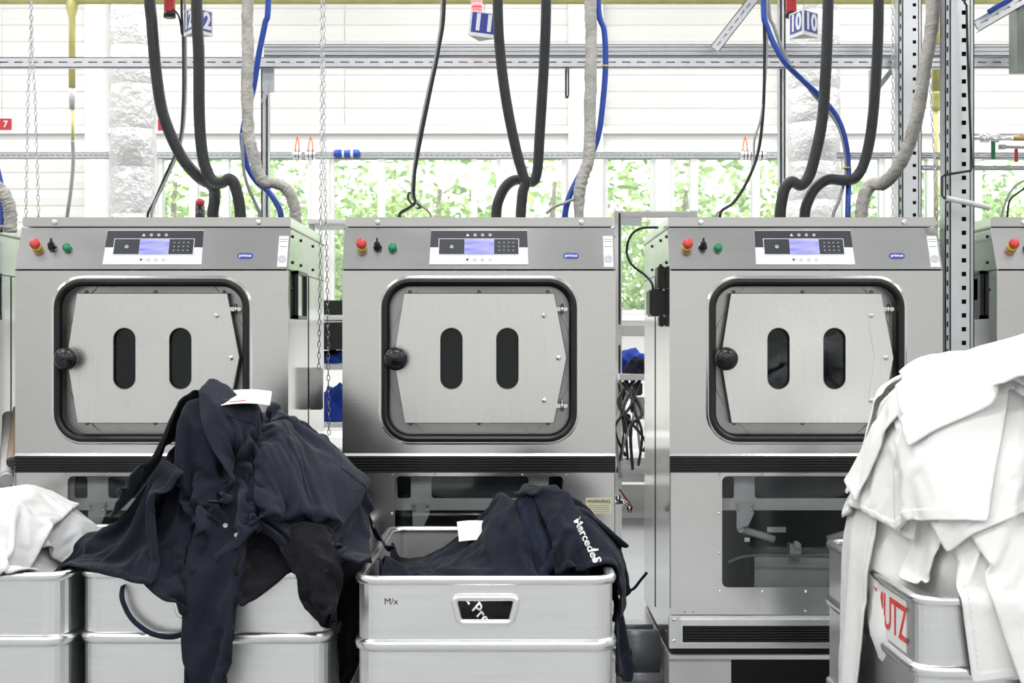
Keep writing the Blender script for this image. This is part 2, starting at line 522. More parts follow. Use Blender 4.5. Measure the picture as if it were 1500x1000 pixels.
# ground and trees outside
mb = MB(); mb.box(-40, 40, WALL_Y + 0.3, 60, -0.3, -0.2)
g = struct(mb.build('ground', simple('outside_ground', (0.20, 0.28, 0.10), 0.9, 0, 0.3, 1.2))); g['label'] = 'green ground outside the windows'
def tree(i, x, y, h, rx, rz, n, label, name='leafy_tree'):
    r = random.Random(100 + i)
    t = empty(name, (x, y, -0.2), label, 'tree', 'trees outside the windows')
    mb = MB(); mb.tube([(0, 0, 0), (0.05, 0, h * 0.3), (0.0, 0.03, h * 0.6), (0.06, 0, h * 0.85)], lambda q: 0.07 * (1 - 0.7 * q), 7)
    for k in range(5):
        a = r.uniform(0, 6.28); z0 = h * r.uniform(0.3, 0.6)
        mb.tube([(0.03, 0, z0), (math.cos(a)*rx*.45, math.sin(a)*rx*.3, z0 + rz*.35), (math.cos(a)*rx*.75, math.sin(a)*rx*.5, z0 + rz*.6)], 0.02, 5)
    mb.build('trunk', BARK, t)
    vs = []; fs = []
    clumps = [(r.gauss(0, rx*.42), r.gauss(0, rx*.3), h*0.55 + r.gauss(0, rz*.42), r.uniform(.25, .5)) for _ in range(34)]
    for k in range(n):
        c = r.choice(clumps)
        p = Vector((c[0] + r.gauss(0, c[3]*.55), c[1] + r.gauss(0, c[3]*.55), max(0.1, c[2] + r.gauss(0, c[3]*.55))))
        a = Vector((r.gauss(0, 1), r.gauss(0, 1), r.gauss(0, .7))).normalized()
        b = a.cross(Vector((r.gauss(0, 1), r.gauss(0, 1), r.gauss(0, 1)))).normalized()
        L = r.uniform(.022, .05); q = len(vs)
        vs += [p - a*L, p + b*L*.5 , p + a*L, p - b*L*.5]
        fs.append((q, q+1, q+2, q+3))
    me = bpy.data.meshes.new('foliage'); me.from_pydata(vs, [], fs); me.materials.append(LEAF)
    tag(link_mesh('foliage', me, t), kind='stuff')
TREES = [(-3.1, 14.0, 3.4, 'thin tree seen through the window beside the foil duct'),
         (-1.9, 15.2, 3.6, 'leafy tree seen through the window above the machine numbered twelve'),
         (-0.7, 13.8, 3.3, 'bright bushy tree seen through the window between hanging cables'),
         (0.35, 14.8, 3.5, 'leafy tree seen through the window behind the middle machine hoses'),
         (1.5, 13.9, 3.3, 'dense tree seen through the window beside the blue hose'),
         (2.7, 14.6, 3.5, 'pale tree seen through the window left of the second foil duct'),
         (4.2, 14.2, 3.3, 'leafy tree seen through the window behind the galvanised posts')]
for i, (x, y, h, lb) in enumerate(TREES):
    tree(i, x, y, h, 0.85, 1.0, 7000, lb)
mb = MB()
def hedge():
    r = random.Random(9); vs = []; fs = []
    for k in range(26000):
        p = Vector((r.uniform(-9, 11), 17.5 + r.gauss(0, .4), r.uniform(-0.1, 3.2 + .5*math.sin(k))))
        a = Vector((r.gauss(0, 1), r.gauss(0, 1), r.gauss(0, .7))).normalized()
        b = a.cross(Vector((r.gauss(0, 1), r.gauss(0, 1), r.gauss(0, 1)))).normalized()
        L = r.uniform(.05, .10); q = len(vs)
        vs += [p - a*L, p + b*L*.5, p + a*L, p - b*L*.5]; fs.append((q, q+1, q+2, q+3))
    me = bpy.data.meshes.new('hedge'); me.from_pydata(vs, [], fs); me.materials.append(LEAF)
    tag(link_mesh('hedge', me), 'tall green hedge far behind the trees outside', 'hedge', kind='stuff')
hedge()

# ceiling lamps: rows of long luminaires
def ceiling_lamp():
    t = empty('ceiling_lamp', (0, 0, HZ))
    mb = MB(); mb.box(-0.8, 0.8, -0.16, 0.16, -0.09, 0.0); mb.build('lamp_housing', WHITEP, t)
    ld = bpy.data.lights.new('lamp_tube', 'AREA'); ld.shape = 'RECTANGLE'; ld.size = 1.5; ld.size_y = 0.26
    ld.energy = LAMP_W; ld.color = (1.0, 0.985, 0.965)
    lo = bpy.data.objects.new('lamp_tube', ld); COL.objects.link(lo); lo.parent = t; lo.location = (0, 0, -0.1)
    return t
lamp0 = ceiling_lamp()
first = True
for yy in (-4.6, -1.6, 1.5, 4.3, 6.6, 8.2, 9.6):  # rearmost rows are unseen lamps added to brighten the window wall
    for xx in (-5.6, -2.8, 0.0, 2.8, 5.6):
        o = lamp0 if first else copy_tree(lamp0)
        first = False
        o.location = (xx, yy, HZ)
        tag(o, 'long white ceiling lamp over the hall, out of view', 'lamp', 'rows of ceiling lamps')
# ------------------------------------------------------------------ washing machines
MD = 5.0                     # distance of the machine fronts
S = F / MD                   # pixels per metre there
def lx(px): return (px - 701.5) / S
def lz(py): return (950.0 - py) / S
BASE_Z = CAM_H - 450.0 / S   # height of the machine underside
HWID = 0.44
MDEPTH = 0.95
ZP0, ZP1, ZTOP = lz(395), 1.363, 1.396      # control panel bottom / top, lid top
# frame of the slanted control panel: x right, z up along the slope, -y out of it
pu = Vector((0, 0.07, ZP1 - ZP0)).normalized()
PLEN = math.hypot(0.07, ZP1 - ZP0)
PANEL = Matrix(((1, 0, 0, 0), (0, pu.z, pu.y, 0), (0, -pu.y, pu.z, ZP0), (0, 0, 0, 1)))
def pz(py): return (395.0 - py) / 62.0 * PLEN
def pxx(px): return (px - 701.5) / S * 1.007
PFACE = PANEL @ FACE

def on_panel(x, z, out=0.0):
    return PANEL @ Matrix.Translation((x, -out, z)) @ FACE

screw_me = None
def screw(parent, M, r=0.0055, mat=None, name='screw'):
    global screw_me
    if screw_me is None:
        mb = MB(); mb.lathe([(1.0, 0), (0.95, -0.45), (0.6, -0.75), (0.0, -0.8)], axis='y', n=10)
        mb.box(-0.12, 0.12, -0.86, -0.7, -0.55, 0.55)
        o = mb.build('screw', CHROME, None)
        screw_me = o.data
        bpy.data.objects.remove(o, do_unlink=True)
    me = screw_me
    if mat is not None:
        k = 'screw_' + mat.name
        me = bpy.data.meshes.get(k)
        if me is None:
            me = screw_me.copy(); me.name = k; me.materials.clear(); me.materials.append(mat)
    o = link_mesh(name, me, parent)
    o.matrix_local = M @ Matrix.Scale(r, 4)
    return o
def T(x, y, z): return Matrix.Translation((x, y, z))

def make_machine():
    root = empty('washing_machine', (0, 0, 0))
    H, DP = HWID, MDEPTH
    # side, back and bottom sheets
    side_prof = [(0.0, 0.0), (0.0, ZP0), (0.07, ZP1), (DP, ZP1), (DP, 0.0)]
    for sx in (-1, 1):
        mb = MB(); a, b = sorted((sx * H, sx * (H - 0.004)))
        mb.prism(side_prof, a, b); sp = mb.build('side_panel', POLISH, root, recalc=True)
        mb = MB()
        q = sx * (H + 0.001)
        for y0, z0, y1, z1 in ((0.002, ZP0, DP, ZP0), (0.07, ZP1 - 0.004, DP, ZP1 - 0.004), (0.5, 0.05, 0.5, ZP0)):
            mb.bar((q, y0, z0), (q, y1, z1), 0.002, 0.004, up=(0, 0, 1) if z0 == z1 else (0, 1, 0))
        mb.build('panel_seam', BLACK, sp)
        for (y, z) in ((0.10, 1.335), (0.10, 1.25), (0.30, 1.335), (0.30, 1.25), (0.08, 1.16), (0.62, 1.335), (0.62, 1.25)):
            screw(sp, T(sx * H, y, z) @ Matrix.Rotation(sx * math.pi / 2, 4, 'Z'), 0.006, BLACK)
    mb = MB(); mb.box(-H, H, DP - 0.004, DP, 0, ZP1); mb.build('back_panel', STEEL, root)
    mb = MB(); mb.box(-H, H, 0.03, DP, 0.0, 0.004); mb.build('bottom_panel', STEEL, root)
    # lid with a front lip
    mb = MB(); mb.box(-H + 0.002, H - 0.002, 0.066, DP, ZP1 + 0.003, ZTOP)
    lid = mb.build('lid', STEEL, root, bevel=0.003)
    for px in (553, 851):
        screw(lid, T(lx(px) * 1.014, 0.066, 1.379), 0.010)
    # slanted control panel
    mb = MB(PANEL); mb.box(-H, H, -0.001, 0.003, 0.002, PLEN - 0.002)
    mb.build('control_panel', STEEL, root)
    # keypad panel
    disp = MB(PANEL); x0, x1 = pxx(630.5), pxx(772)
    disp.plate([(x0 - .003, pz(388)), (x1 + .003, pz(388)), (x1, pz(338)), (x0, pz(338))], [], -0.0035, 0.0)
    display = disp.build('display_panel', PANELW, root)
    mb = MB(PANEL); mb.plate([(x0 - .0015, pz(363)), (x1 + .0015, pz(363)), (x1 - .0004, pz(338.8)), (x0 + .0004, pz(338.8))], [], -0.0040, -0.0034)
    mb.build('dark_field', PANELDK, display)
    mb = MB(PANEL); mb.plate(rect(pxx(642), pxx(760), pz(374), pz(350.5)), [], -0.0046, -0.0040); mb.build('inlay_border', PANELW, display)
    mb = MB(PANEL); mb.plate(rect(pxx(643), pxx(680), pz(373.2), pz(351.3)), [], -0.0052, -0.0045); mb.build('dark_inlay', PANELDK, display)
    mb = MB(PANEL); mb.plate(rect(pxx(723.5), pxx(759), pz(373.2), pz(351.3)), [], -0.0052, -0.0045); mb.build('keypad', PANELDK, display)
    mb = MB(PANEL); mb.plate(rect(pxx(680.3), pxx(723.2), pz(373.2), pz(351.3)), [], -0.0052, -0.0045); mb.build('screen', SCREEN, display)
    keys = MB(PANEL)
    for r in range(3):
        for c in range(4):
            keys.lathe([(0.0034, 0), (0.003, -0.0015), (0.0, -0.0018)], (pxx(731 + c * 6.8), -0.0052, pz(357 + r * 5.6)), 'y', 8)
    keys.build('key', simple('key_grey', (0.32, 0.33, 0.36), 0.4) if 'key_grey' not in MATS else MATS['key_grey'], display)
    ic = MB(PANEL)
    a, z0 = pxx(684.5), pz(345)
    ic.plate([(a - .0055, z0 - .0045), (a + .0055, z0 - .0045), (a, z0 + .0055)], [], -0.0046, -0.0039)
    ic.build('up_arrow', PANELW, display)
    def icon(c, z_, r0, r1, y0, y1):
        ic = MB(PANEL)
        ic.plate([(c + r0 * math.cos(q * .628), z_ + r0 * math.sin(q * .628)) for q in range(10)],
                 [[(c + r1 * math.cos(q * .628), z_ + r1 * math.sin(q * .628)) for q in range(10)]], y0, y1)
        ic.plate([(c - .0012, z_ - r1 * 1.02), (c + .0012, z_ - r1 * 1.02), (c + .0012, z_ + r1 * .4), (c - .0012, z_ + r1 * .4)], [], y0, y1)
        ic.build('icon', PANELW, display)
    for k in range(3): icon(pxx(695.5 + k * 11), z0, .0052, .0036, -0.0046, -0.0039)
    icon(pxx(661.5), pz(362.5), .006, .0042, -0.0058, -0.0050)
    ic = MB(PANEL); a, z0 = pxx(684.5), pz(381.5)
    ic.plate([(a - .005, z0 + .004), (a, z0 - .005), (a + .005, z0 + .004)], [], -0.0042, -0.0034)
    ic.build('down_arrow', PANELDK, display)
    ic = MB(PANEL)
    for k in range(3):
        c = pxx(695.5 + k * 11)
        ic.plate([(c + .0045 * math.cos(q * .628), z0 + .0045 * math.sin(q * .628)) for q in range(10)],
                 [[(c + .0034 * math.cos(q * .628), z0 + .0034 * math.sin(q * .628)) for q in range(10)]], -0.0042, -0.0034)
    ic.build('button_ring', MATS['key_grey'], display)
    # emergency stop, key switch, start button
    st = MB(PANEL); o = (pxx(530), 0, pz(363)); st.lathe([(0.017, 0), (0.017, -0.012), (0.013, -0.014)], o, 'y', 18)
    e = st.build('emergency_stop', YEL, root); e['label'] = 'yellow collar of the emergency stop'
    st = MB(PANEL); st.lathe([(0.012, -0.014), (0.0175, -0.024), (0.0165, -0.034), (0.010, -0.038), (0, -0.039)], o, 'y', 18)
    st.build('stop_button', RED, e)
    st = MB(PANEL); o = (pxx(553), 0, pz(363.5)); st.lathe([(0.0145, 0), (0.0145, -0.010), (0.011, -0.014), (0.011, -0.026), (0.009, -0.028)], o, 'y', 16)
    st.box(o[0] - .003, o[0] + .003, -0.034, -0.02, o[2] - .004, o[2] + .018)
    st.build('key_switch', BLACK, root)
    st = MB(PANEL); o = (pxx(575), 0, pz(365)); st.lathe([(0.0145, 0), (0.0145, -0.008), (0.013, -0.017), (0.006, -0.020), (0, -0.020)], o, 'y', 16)
    st.build('start_button', GREEN, root)
    # brand badge and stickers
    b0, b1, bz0, bz1 = pxx(824.5), pxx(847.5), pz(379.5), pz(371)
    mb = MB(PANEL); mb.plate(rrect(b0, b1, bz0, bz1, (bz1 - bz0) * .46, 4), [], -0.0022, 0)
    badge = mb.build('badge', SIGNBLUE, root)
    lettering('badge_lettering', 'primus', 0.0145, on_panel((b0 + b1) / 2, (bz0 + bz1) / 2 + .001, 0.0026), SIGNW, badge, bold=0.0003)
    mb = MB(PANEL); mb.plate(rect(pxx(883.5), pxx(897.5), pz(391), pz(346)), [], -0.0016, 0)
    stk = mb.build('sticker', PAPER, root)
    mb = MB(PANEL)
    for py in (350.5, 353.5, 361):
        mb.plate(rect(pxx(885), pxx(896), pz(py + 1), pz(py)), [], -0.0022, -0.0015)
    c, z1 = pxx(890.3), pz(380)
    for ra in (0.0135, 0.0095, 0.0055):
        mb.plate([(c + ra * math.cos(q * .393), z1 + ra * math.sin(q * .393)) for q in range(16)],
                 [[(c + (ra - .0016) * math.cos(q * .393), z1 + (ra - .0016) * math.sin(q * .393)) for q in range(16)]], -0.0022, -0.0015)
    mb.build('sticker_print', simple('sticker_ink', (0.35, 0.37, 0.52), 0.6) if 'sticker_ink' not in MATS else MATS['sticker_ink'], stk)
    # upper front with the door opening
    hx0, hx1, hz0, hz1 = lx(563), lx(841), lz(643), lz(412)
    hole = rrect(hx0, hx1, hz0, hz1, 0.085, 8)
    zb = lz(665)
    mb = MB(); mb.plate(rect(-H, H, zb, ZP0 - 0.003), [hole], -0.001, 0.003)
    front = mb.build('front_panel', STEEL, root)
    # pressed lip around the opening
    lip = MB()
    R = lambda g: rrect(hx0 - g, hx1 + g, hz0 - g, hz1 + g, 0.085 + g, 8)
    for (g0, y0), (g1, y1) in zip([(0.018, -0.001), (0.012, -0.005), (0.006, -0.005), (0.0, 0.004), (-0.002, 0.06)][:-1], [(0.012, -0.005), (0.006, -0.005), (0.0, 0.004), (-0.002, 0.06)]):
        ring(lip, R(g0), R(g1), y0, y1, True)
    lip.build('opening_lip', STEEL, front)
    gk = MB()
    G = [(0.010, -0.004), (0.007, -0.012), (-0.002, -0.014), (-0.010, -0.008), (-0.015, 0.006), (-0.015, 0.06)]
    for (g0, y0), (g1, y1) in zip(G, G[1:]):
        ring(gk, R(g0), R(g1), y0, y1, True)
    gk.build('door_gasket', RUBBER, front)
    gr = MB()
    ring(gr, R(-0.0045), R(-0.0065), -0.0138, -0.0138)
    # recess plate behind the door
    dwin = [rrect(lx(645), lx(677.5), lz(570), lz(480), 0.0355, 7), rrect(lx(727), lx(759.5), lz(570), lz(480), 0.0355, 7)]
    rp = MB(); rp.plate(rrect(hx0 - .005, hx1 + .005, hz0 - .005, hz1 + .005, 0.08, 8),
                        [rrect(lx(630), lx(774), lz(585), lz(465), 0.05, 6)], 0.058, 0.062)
    rec = rp.build('recess_plate', MATS.get('shaded_recess_steel') or brushed('shaded_recess_steel', (0.46, 0.465, 0.47), 0.30, (30.0, 30.0, 6.0), dents=0.05, rvar=.2), root)  # darker steel puts the shade of the recess into its colour
    for px, py in ((599, 427), (701, 427), (803, 427), (600, 621), (701, 621), (803, 621)):
        screw(rec, T(lx(px), 0.058, lz(py)), 0.0068, GREYM)
    # door leaf: six-sided plate with two slotted windows
    leaf = [(lx(593), lz(619)), (lx(811), lz(619)), (lx(829.5), lz(524)), (lx(811.5), lz(430)), (lx(592), lz(430)), (lx(577), lz(524))]
    mb = MB(); mb.plate(leaf, dwin, 0.002, 0.022)
    door = mb.build('door', STEELV, root)
    sh = MB(); sh.plate([(x * 1.008, (z - .935) * 1.011 + .935) for x, z in leaf], [[(x * .96, (z - .94) * .955 + .94) for x, z in leaf]], 0.0225, 0.057)
    sh.build('door_seal_gap_shade', RUBBER, door)  # black seal widened past the leaf, painting the dark gap around it
    for w_ in dwin:
        mb = MB(); mb.plate(w_, [], 0.018, 0.021); mb.build('door_glass', DARKGLASS, door)
        mb = MB()
        n_ = len(w_); cx = sum(p[0] for p in w_) / n_; cz = sum(p[1] for p in w_) / n_
        ring(mb, [(p[0] + (p[0]-cx)*.03, p[1] + (p[1]-cz)*.02) for p in w_], [(p[0] - (p[0]-cx)*.06, p[1] - (p[1]-cz)*.03) for p in w_], 0.0015, 0.008)
        mb.build('window_seal', RUBBER, door)
    hp = [(lx(791), lz(460)), (lx(813), lz(460)), (lx(829), lz(524)), (lx(815), lz(590)), (lx(792), lz(590)), (lx(802), lz(524))]
    mb = MB(); mb.plate(hp, [], -0.003, 0.0022); plate = mb.build('hinge_plate', STEELV, door)
    for px, py in ((797, 462), (818, 524), (797, 586)):
        screw(plate, T(lx(px), -0.003, lz(py)), 0.0085)
    for py in (452.5, 594.5):
        mb = MB(); x = lx(824); z = lz(py)
        mb.lathe([(0.0065, -0.010), (0.0065, 0.010)], (x - .001, 0.016, z), 'z', 10)
        mb.box(x - 0.022, x + 0.014, 0.012, 0.020, z - 0.0065, z + 0.0065)
        mb.lathe([(0.004, -0.017), (0.004, 0.017)], (x - .001, 0.016, z), 'z', 8)
        mb.lathe([(0.006, -0.002), (0.006, 0.010)], (x + 0.012, 0.012, z), 'y', 8)
        mb.build('hinge', CHROME, door, recalc=True)
    # ball knob at the tip of the leaf
    mb = MB(); kx, kz = lx(582), lz(525)
    mb.lathe([(0.010, 0.012), (0.010, -0.02), (0.016, -0.026)] , (kx, 0, kz), 'y', 16)
    mb.build('knob_stem', STEEL, door)
    mb = MB()
    mb.lathe([(0.002 if k in (0, 12) else 0.038 * math.sin(math.pi * k / 12), -0.045 + 0.036 * math.cos(math.pi * k / 12)) for k in range(13)], (kx, 0, kz), 'y', 24, caps=False)
    mb.build('door_knob', BLACK, door)
    # drum behind the door
    cx, cz = lx(702), lz(525)
    mb = MB(); mb.lathe([(0.30, 0.05), (0.30, 0.5)], (cx, 0, cz), 'y', 36, caps=False)
    mb.lathe([(0.30, 0.5), (0.0, 0.52)], (cx, 0, cz), 'y', 36, caps=False)
    drum = mb.build('drum', MATS.get('drum_steel') or brushed('drum_steel', (0.30, 0.30, 0.29), 0.35, (30, 30, 30)), root)
    mb = MB()
    for i in range(-16, 17):
        for j in range(-16, 17):
            x = i * 0.017 + (j % 2) * 0.0085; z = j * 0.0148
            if x * x + z * z < 0.25 ** 2 and (j < 2 or (abs(i) % 7 == 3 and j < 5)):
                mb.plate([(cx + x + .0045 * math.cos(q * 1.047), cz + z + .0045 * math.sin(q * 1.047)) for q in range(6)], [], 0.497, 0.499)
    tag(mb.build('drum_perforation', DARK, drum), kind='stuff')
    # ribbed black strip under the door
    def grille(x0, x1, z0, z1, nrib, name, y=-0.001):
        mb = MB(); mb.box(x0, x1, y, 0.01, z0, z1)
        g_ = mb.build(name, BLACK, root)
        step = (z1 - z0) / nrib
        me = None
        for k in range(nrib):
            zc = z0 + step * (k + .5)
            if me is None:
                mb = MB(); mb.prism([(0, -step*.36), (-0.010, -step*.22), (-0.010, step*.10), (0, step*.24)], x0, x1)
                o_ = mb.build('grille_rib', RIBM, g_, recalc=True); me = o_.data
            else:
                o_ = link_mesh('grille_rib', me, g_)
            o_.location = (0, y, zc)
        return g_
    mb = MB(); mb.prism([(0.003, lz(667.5)), (-0.007, lz(667.5)), (-0.005, lz(664)), (0.003, lz(663))], -H, H)
    mb.build('trim_strip', CHROME, root, recalc=True)
    grille(-H, H, lz(692), lz(667.5), 6, 'vent_strip')
    # lower front with its see-through cover
    wx0, wx1, wz0, wz1 = lx(578.5), lx(826), lz(860), lz(697)
    mb = MB(); mb.plate(rect(-H, H, lz(890), lz(692)), [rrect(wx0, wx1, wz0, wz1, 0.018, 4)], 0.0, 0.003)
    low = mb.build('lower_panel', STEEL, root)
    for px in (575, 637.5, 701, 765, 829):
        screw(low, T(lx(px), 0, lz(694.8)), 0.0045)
        screw(low, T(lx(px), 0, lz(866)), 0.0045)
    for px in (574, 831):
        for py in (752, 810):
            screw(low, T(lx(px), 0, lz(py)), 0.0045)
    mb = MB(); mb.plate(rrect(wx0 - .01, wx1 + .01, wz0 - .01, wz1 + .01, 0.02, 4), [], 0.004, 0.007)
    mb.build('clear_cover', ACRYLIC, low)
    # suspension frame seen through the cover
    fr = empty('suspension_frame', (0, 0, 0)); fr.parent = root
    mb = MB()
    mb.plate([(wx0 - .02, lz(750)), (wx1 + .02, lz(750)), (wx1 + .02, wz1 + .02), (wx0 - .02, wz1 + .02)],
             [rrect(wx0 + .003, lx(600), lz(732.5), lz(700), .008, 3), rrect(lx(630.5), lx(774.5), lz(732.5), lz(700), .010, 3), rrect(lx(804.5), wx1 - .003, lz(732.5), lz(700), .008, 3)], 0.06, 0.075)
    mb.build('cross_beam', LIGHTM, fr)
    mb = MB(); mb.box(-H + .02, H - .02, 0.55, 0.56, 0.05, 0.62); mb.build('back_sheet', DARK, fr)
    for sx in (-1, 1):
        q = lambda px: lx(701.5 + sx * (px - 701.5))
        pts = [(q(603), lz(738)), (q(628), lz(738)), (q(628), lz(755)), (q(620), lz(772)), (q(603), lz(777))]
        if sx < 0: pts = pts[::-1]
        mb = MB(); mb.plate(pts, [], 0.045, 0.06); pl = mb.build('bracket_plate', LIGHTM, fr)
        for px, py in ((606, 743), (625, 743), (606, 749), (625, 749)):
            screw(pl, T(q(px), 0.045, lz(py)), 0.005)
        mb = MB(); a = Vector((q(610), 0.09, lz(779))); b = Vector((q(662), 0.09, lz(795)))
        d = (b - a)
        mb.tube([a, a + d * .35], 0.007, 10); mb.tube([a + d * .12, b], 0.0125, 12)
        mb.lathe([(0.010, -0.03), (0.010, 0.01)], a, 'y', 12)
        mb.build('damper', SIGNW, fr)
    mb = MB(); mb.lathe([(0.40, 0.0), (0.40, 0.40)], (0, 0.11, lz(560)), 'y', 48, caps=True)
    mb.build('outer_tub', DARK, fr)
    mb = MB(); mb.box(lx(640), wx1 + .1, 0.20, 0.40, 0.02, lz(824)); mb.box(lx(690), lx(707), 0.15, 0.2, lz(826), lz(806))
    mb.lathe([(0.010, 0.0), (0.010, 0.05)], (lx(699), 0.12, lz(805)), 'y', 12)
    mb.build('counterweight', LIGHTM, fr)
    mb = MB(); mb.tube(smooth_path([(lx(594), 0.1, lz(830)), (lx(610), .1, lz(823)), (lx(640), .1, lz(819)), (lx(690), .1, lz(820)), (lx(760), .1, lz(822)), (lx(815), .1, lz(828))]), 0.005, 8)
    mb.build('drain_tube', GREYC, fr)
    mb = MB(); mb.box(lx(652), lx(680), 0.10, 0.13, lz(785), lz(777)); mb.box(lx(618), lx(626), 0.10, 0.13, lz(799), lz(793)); mb.build('valve_block', CHROME, fr)
    # base with its own grille
    mb = MB(); mb.box(-H, H, -0.001, 0.004, lz(900), lz(890)); kick = mb.build('kick_strip', STEEL, root)
    for px in (524, 536, 700, 880): screw(kick, T(lx(px), -0.001, lz(895)), 0.0045, GREYM)
    mb = MB(); mb.box(-H - .002, H + .002, -0.006, 0.02, lz(949), lz(901)); base = mb.build('base_panel', ALU, root, bevel=0.002)
    for px in (508, 895):
        for py in (907, 938): screw(base, T(lx(px), -0.006, lz(py)), 0.0055)
    mb = MB(); mb.plate(rect(lx(517), lx(886), lz(940.5), lz(906)), [rect(lx(519.5), lx(883.5), lz(938.5), lz(914.5))], -0.022, -0.004)
    mb.build('grille_frame', ALU_RIM, base)
    g2 = grille(lx(519.5), lx(883.5), lz(938.5), lz(914.5), 6, 'base_grille', -0.010)
    # plinth under the machine
    mb = MB()
    for sx in (-1, 1):
        x0, x1 = sorted((sx * H, sx * (H - 0.20)))
        mb.box(x0, x1, 0.01, DP, -BASE_Z + 0.002, -0.035)
    mb.box(-H, H, 0.0, DP, -0.035, -0.022)
    pl = mb.build('plinth', WHITEP, root, bevel=0.002)
    mb = MB(); mb.box(-H + .01, H - .01, 0.03, DP, -0.022, 0.0); mb.build('base_gap_shade', RUBBER, root)  # black slab paints the shade of the gap under the machine
    mb = MB(); mb.box(-H + .2, H - .2, 0.35, 0.36, -BASE_Z + 0.002, -0.035); mb.build('plinth_gap_shade', BLACK, root)  # black sheet paints the shade in the opening between the feet
    return root

mach = make_machine()
MX = [(-48.5 + 479.3 * k) / S for k in (-2, -1, 0, 1, 2)]
MLAB = ['stainless steel washing machine cut off by the left picture edge',
        'stainless steel washing machine numbered 12 behind the tall pile of navy clothes',
        'stainless steel washing machine numbered 11 behind the open bin of dark jackets',
        'stainless steel washing machine numbered 10 beside the tall heap of white laundry',
        'stainless steel washing machine beyond the perforated post at the right picture edge']
machines = []
for k in (2, 0, 1, 3, 4):
    o = mach if k == 2 else copy_tree(mach)
    o.location = (MX[k], MD, BASE_Z)
    tag(o, MLAB[k], 'washing machine', 'row of washing machines')
    machines.append((k, o))
machines = dict(machines)
for k, o in machines.items():
    for ch in list(o.children):
        if ch.name.split('.')[0] == 'drum' and k != 2:
            for g in list(ch.children): bpy.data.objects.remove(g, do_unlink=True)
# ------------------------------------------------------------------ pipes, struts and hoses over the machines
HD = 5.42          # distance of the hoses that enter the machine tops
def hose(name, pts, r_px, mat, label, cat, d=HD, group=None, n=12, wob=0.0, seed=0, per=7, up=2.95, end=0.0, parent=None, rfun=None):
    """pts: (px, py[, dd]) traced along the hose; the upper end runs on to the supply manifold"""
    ps = []
    for p in pts:
        dd = d + (p[2] if len(p) > 2 else 0.0)
        ps.append(W(p[0], p[1], dd))
    if up and pts[0][1] <= 0:
        ps.insert(0, Vector((ps[0].x, ps[0].y + 0.02, up)))
    if end: ps.append(ps[-1] - Vector((0, 0, end)))
    r = r_px * d / F
    mb = MB(); mb.tube(smooth_path(ps, per), rfun if rfun else r, n, wob=wob, seed=seed)
    return tag(mb.build(name, mat, parent), label, cat, group)

# black supply hoses
hose('rubber_hose', [(219,-20,.05),(222,30,.05),(228,100,.05),(237,160,.05),(252,202,.05),(270,236,.05),(292,260,.05),(307,269,.05),(314,279,.06),(314,295,.05),(312,312,.05)], 8.6, HOSE,
     'thick black hose sweeping from far left down to machine twelve', 'hose', group='black hoses', end=.05)
hose('rubber_hose', [(288,0),(291,80),(292,170),(296,222),(303,250),(312,265),(324,268),(335,262),(343,269),(349,290),(352,312)], 8.4, HOSE,
     'thick black hose hanging in front of the number twelve sign', 'hose', group='black hoses', end=.05)
hose('rubber_hose', [(729,0),(733,80),(742,150),(755,215),(766,255),(770,267),(766,280),(764,300),(763,312)], 7.6, HOSE,
     'black hose right beside the number eleven sign', 'hose', d=HD-.03, group='black hoses', end=.05)
hose('rubber_hose', [(800,0),(797,90),(791,190),(787,250),(780,266),(768,264),(753,264),(740,274),(730,294),(727,312)], 7.6, HOSE,
     'black hose looping left above machine eleven', 'hose', d=HD+.06, group='black hoses', end=.05)
hose('rubber_hose', [(1213,0),(1208,132),(1203,185),(1194,228),(1185,258),(1173,271),(1160,266),(1150,275),(1145,295),(1143,312)], 8.3, HOSE,
     'black hose passing close beside the number ten sign', 'hose', group='black hoses', end=.05)
hose('rubber_hose', [(1287,0,.06),(1284,99,.06),(1277,185,.06),(1267,235,.06),(1254,259,.06),(1237,264,.06),(1213,263,.06),(1194,276,.05),(1183,296,.04),(1179,312,.04)], 8.0, HOSE,
     'black hose bending left over machine ten, farther right', 'hose', group='black hoses', end=.05)
# wrapped steam hoses
hose('insulated_hose', [(362,0),(363,60),(362,130),(364,190),(370,222),(378,252),(388,267),(402,268),(416,273),(427,288),(433,312)], 8.2, WRAP,
     'wrapped grey hose kinking right onto machine twelve', 'hose', d=HD-.02, group='wrapped hoses', n=16, wob=.22, seed=1, per=14, end=.06)
hose('insulated_hose', [(865,0),(866,60),(865,130),(864,200),(862,234),(854,258),(849,280),(848,312)], 8.4, WRAP,
     'wrapped grey hose hanging straight to machine eleven', 'hose', group='wrapped hoses', n=16, wob=.16, seed=2, per=14, end=.06,
     rfun=lambda q: (8.6 if q < .78 else 8.6 - (q - .78) * 17) * HD / F)
hose('insulated_hose', [(1366,0,-.25),(1363,50,-.25),(1353,110,-.23),(1343,170,-.2),(1330,215,-.15),(1312,250,-.1),(1294,268,-.05),(1277,270),(1267,284),(1262,312)], 9.2, WRAP,
     'wrapped pale hose curving past the perforated post to machine ten', 'hose', group='wrapped hoses', n=16, wob=.18, seed=3, per=14, end=.06)
hose('insulated_hose', [(-14,268),(-2,276),(8,288),(13,300),(15,315)], 9.0, WRAP,
     'wrapped grey hose at the left picture edge', 'hose', group='wrapped hoses', n=16, wob=.25, seed=4, per=14, end=.06, up=0)
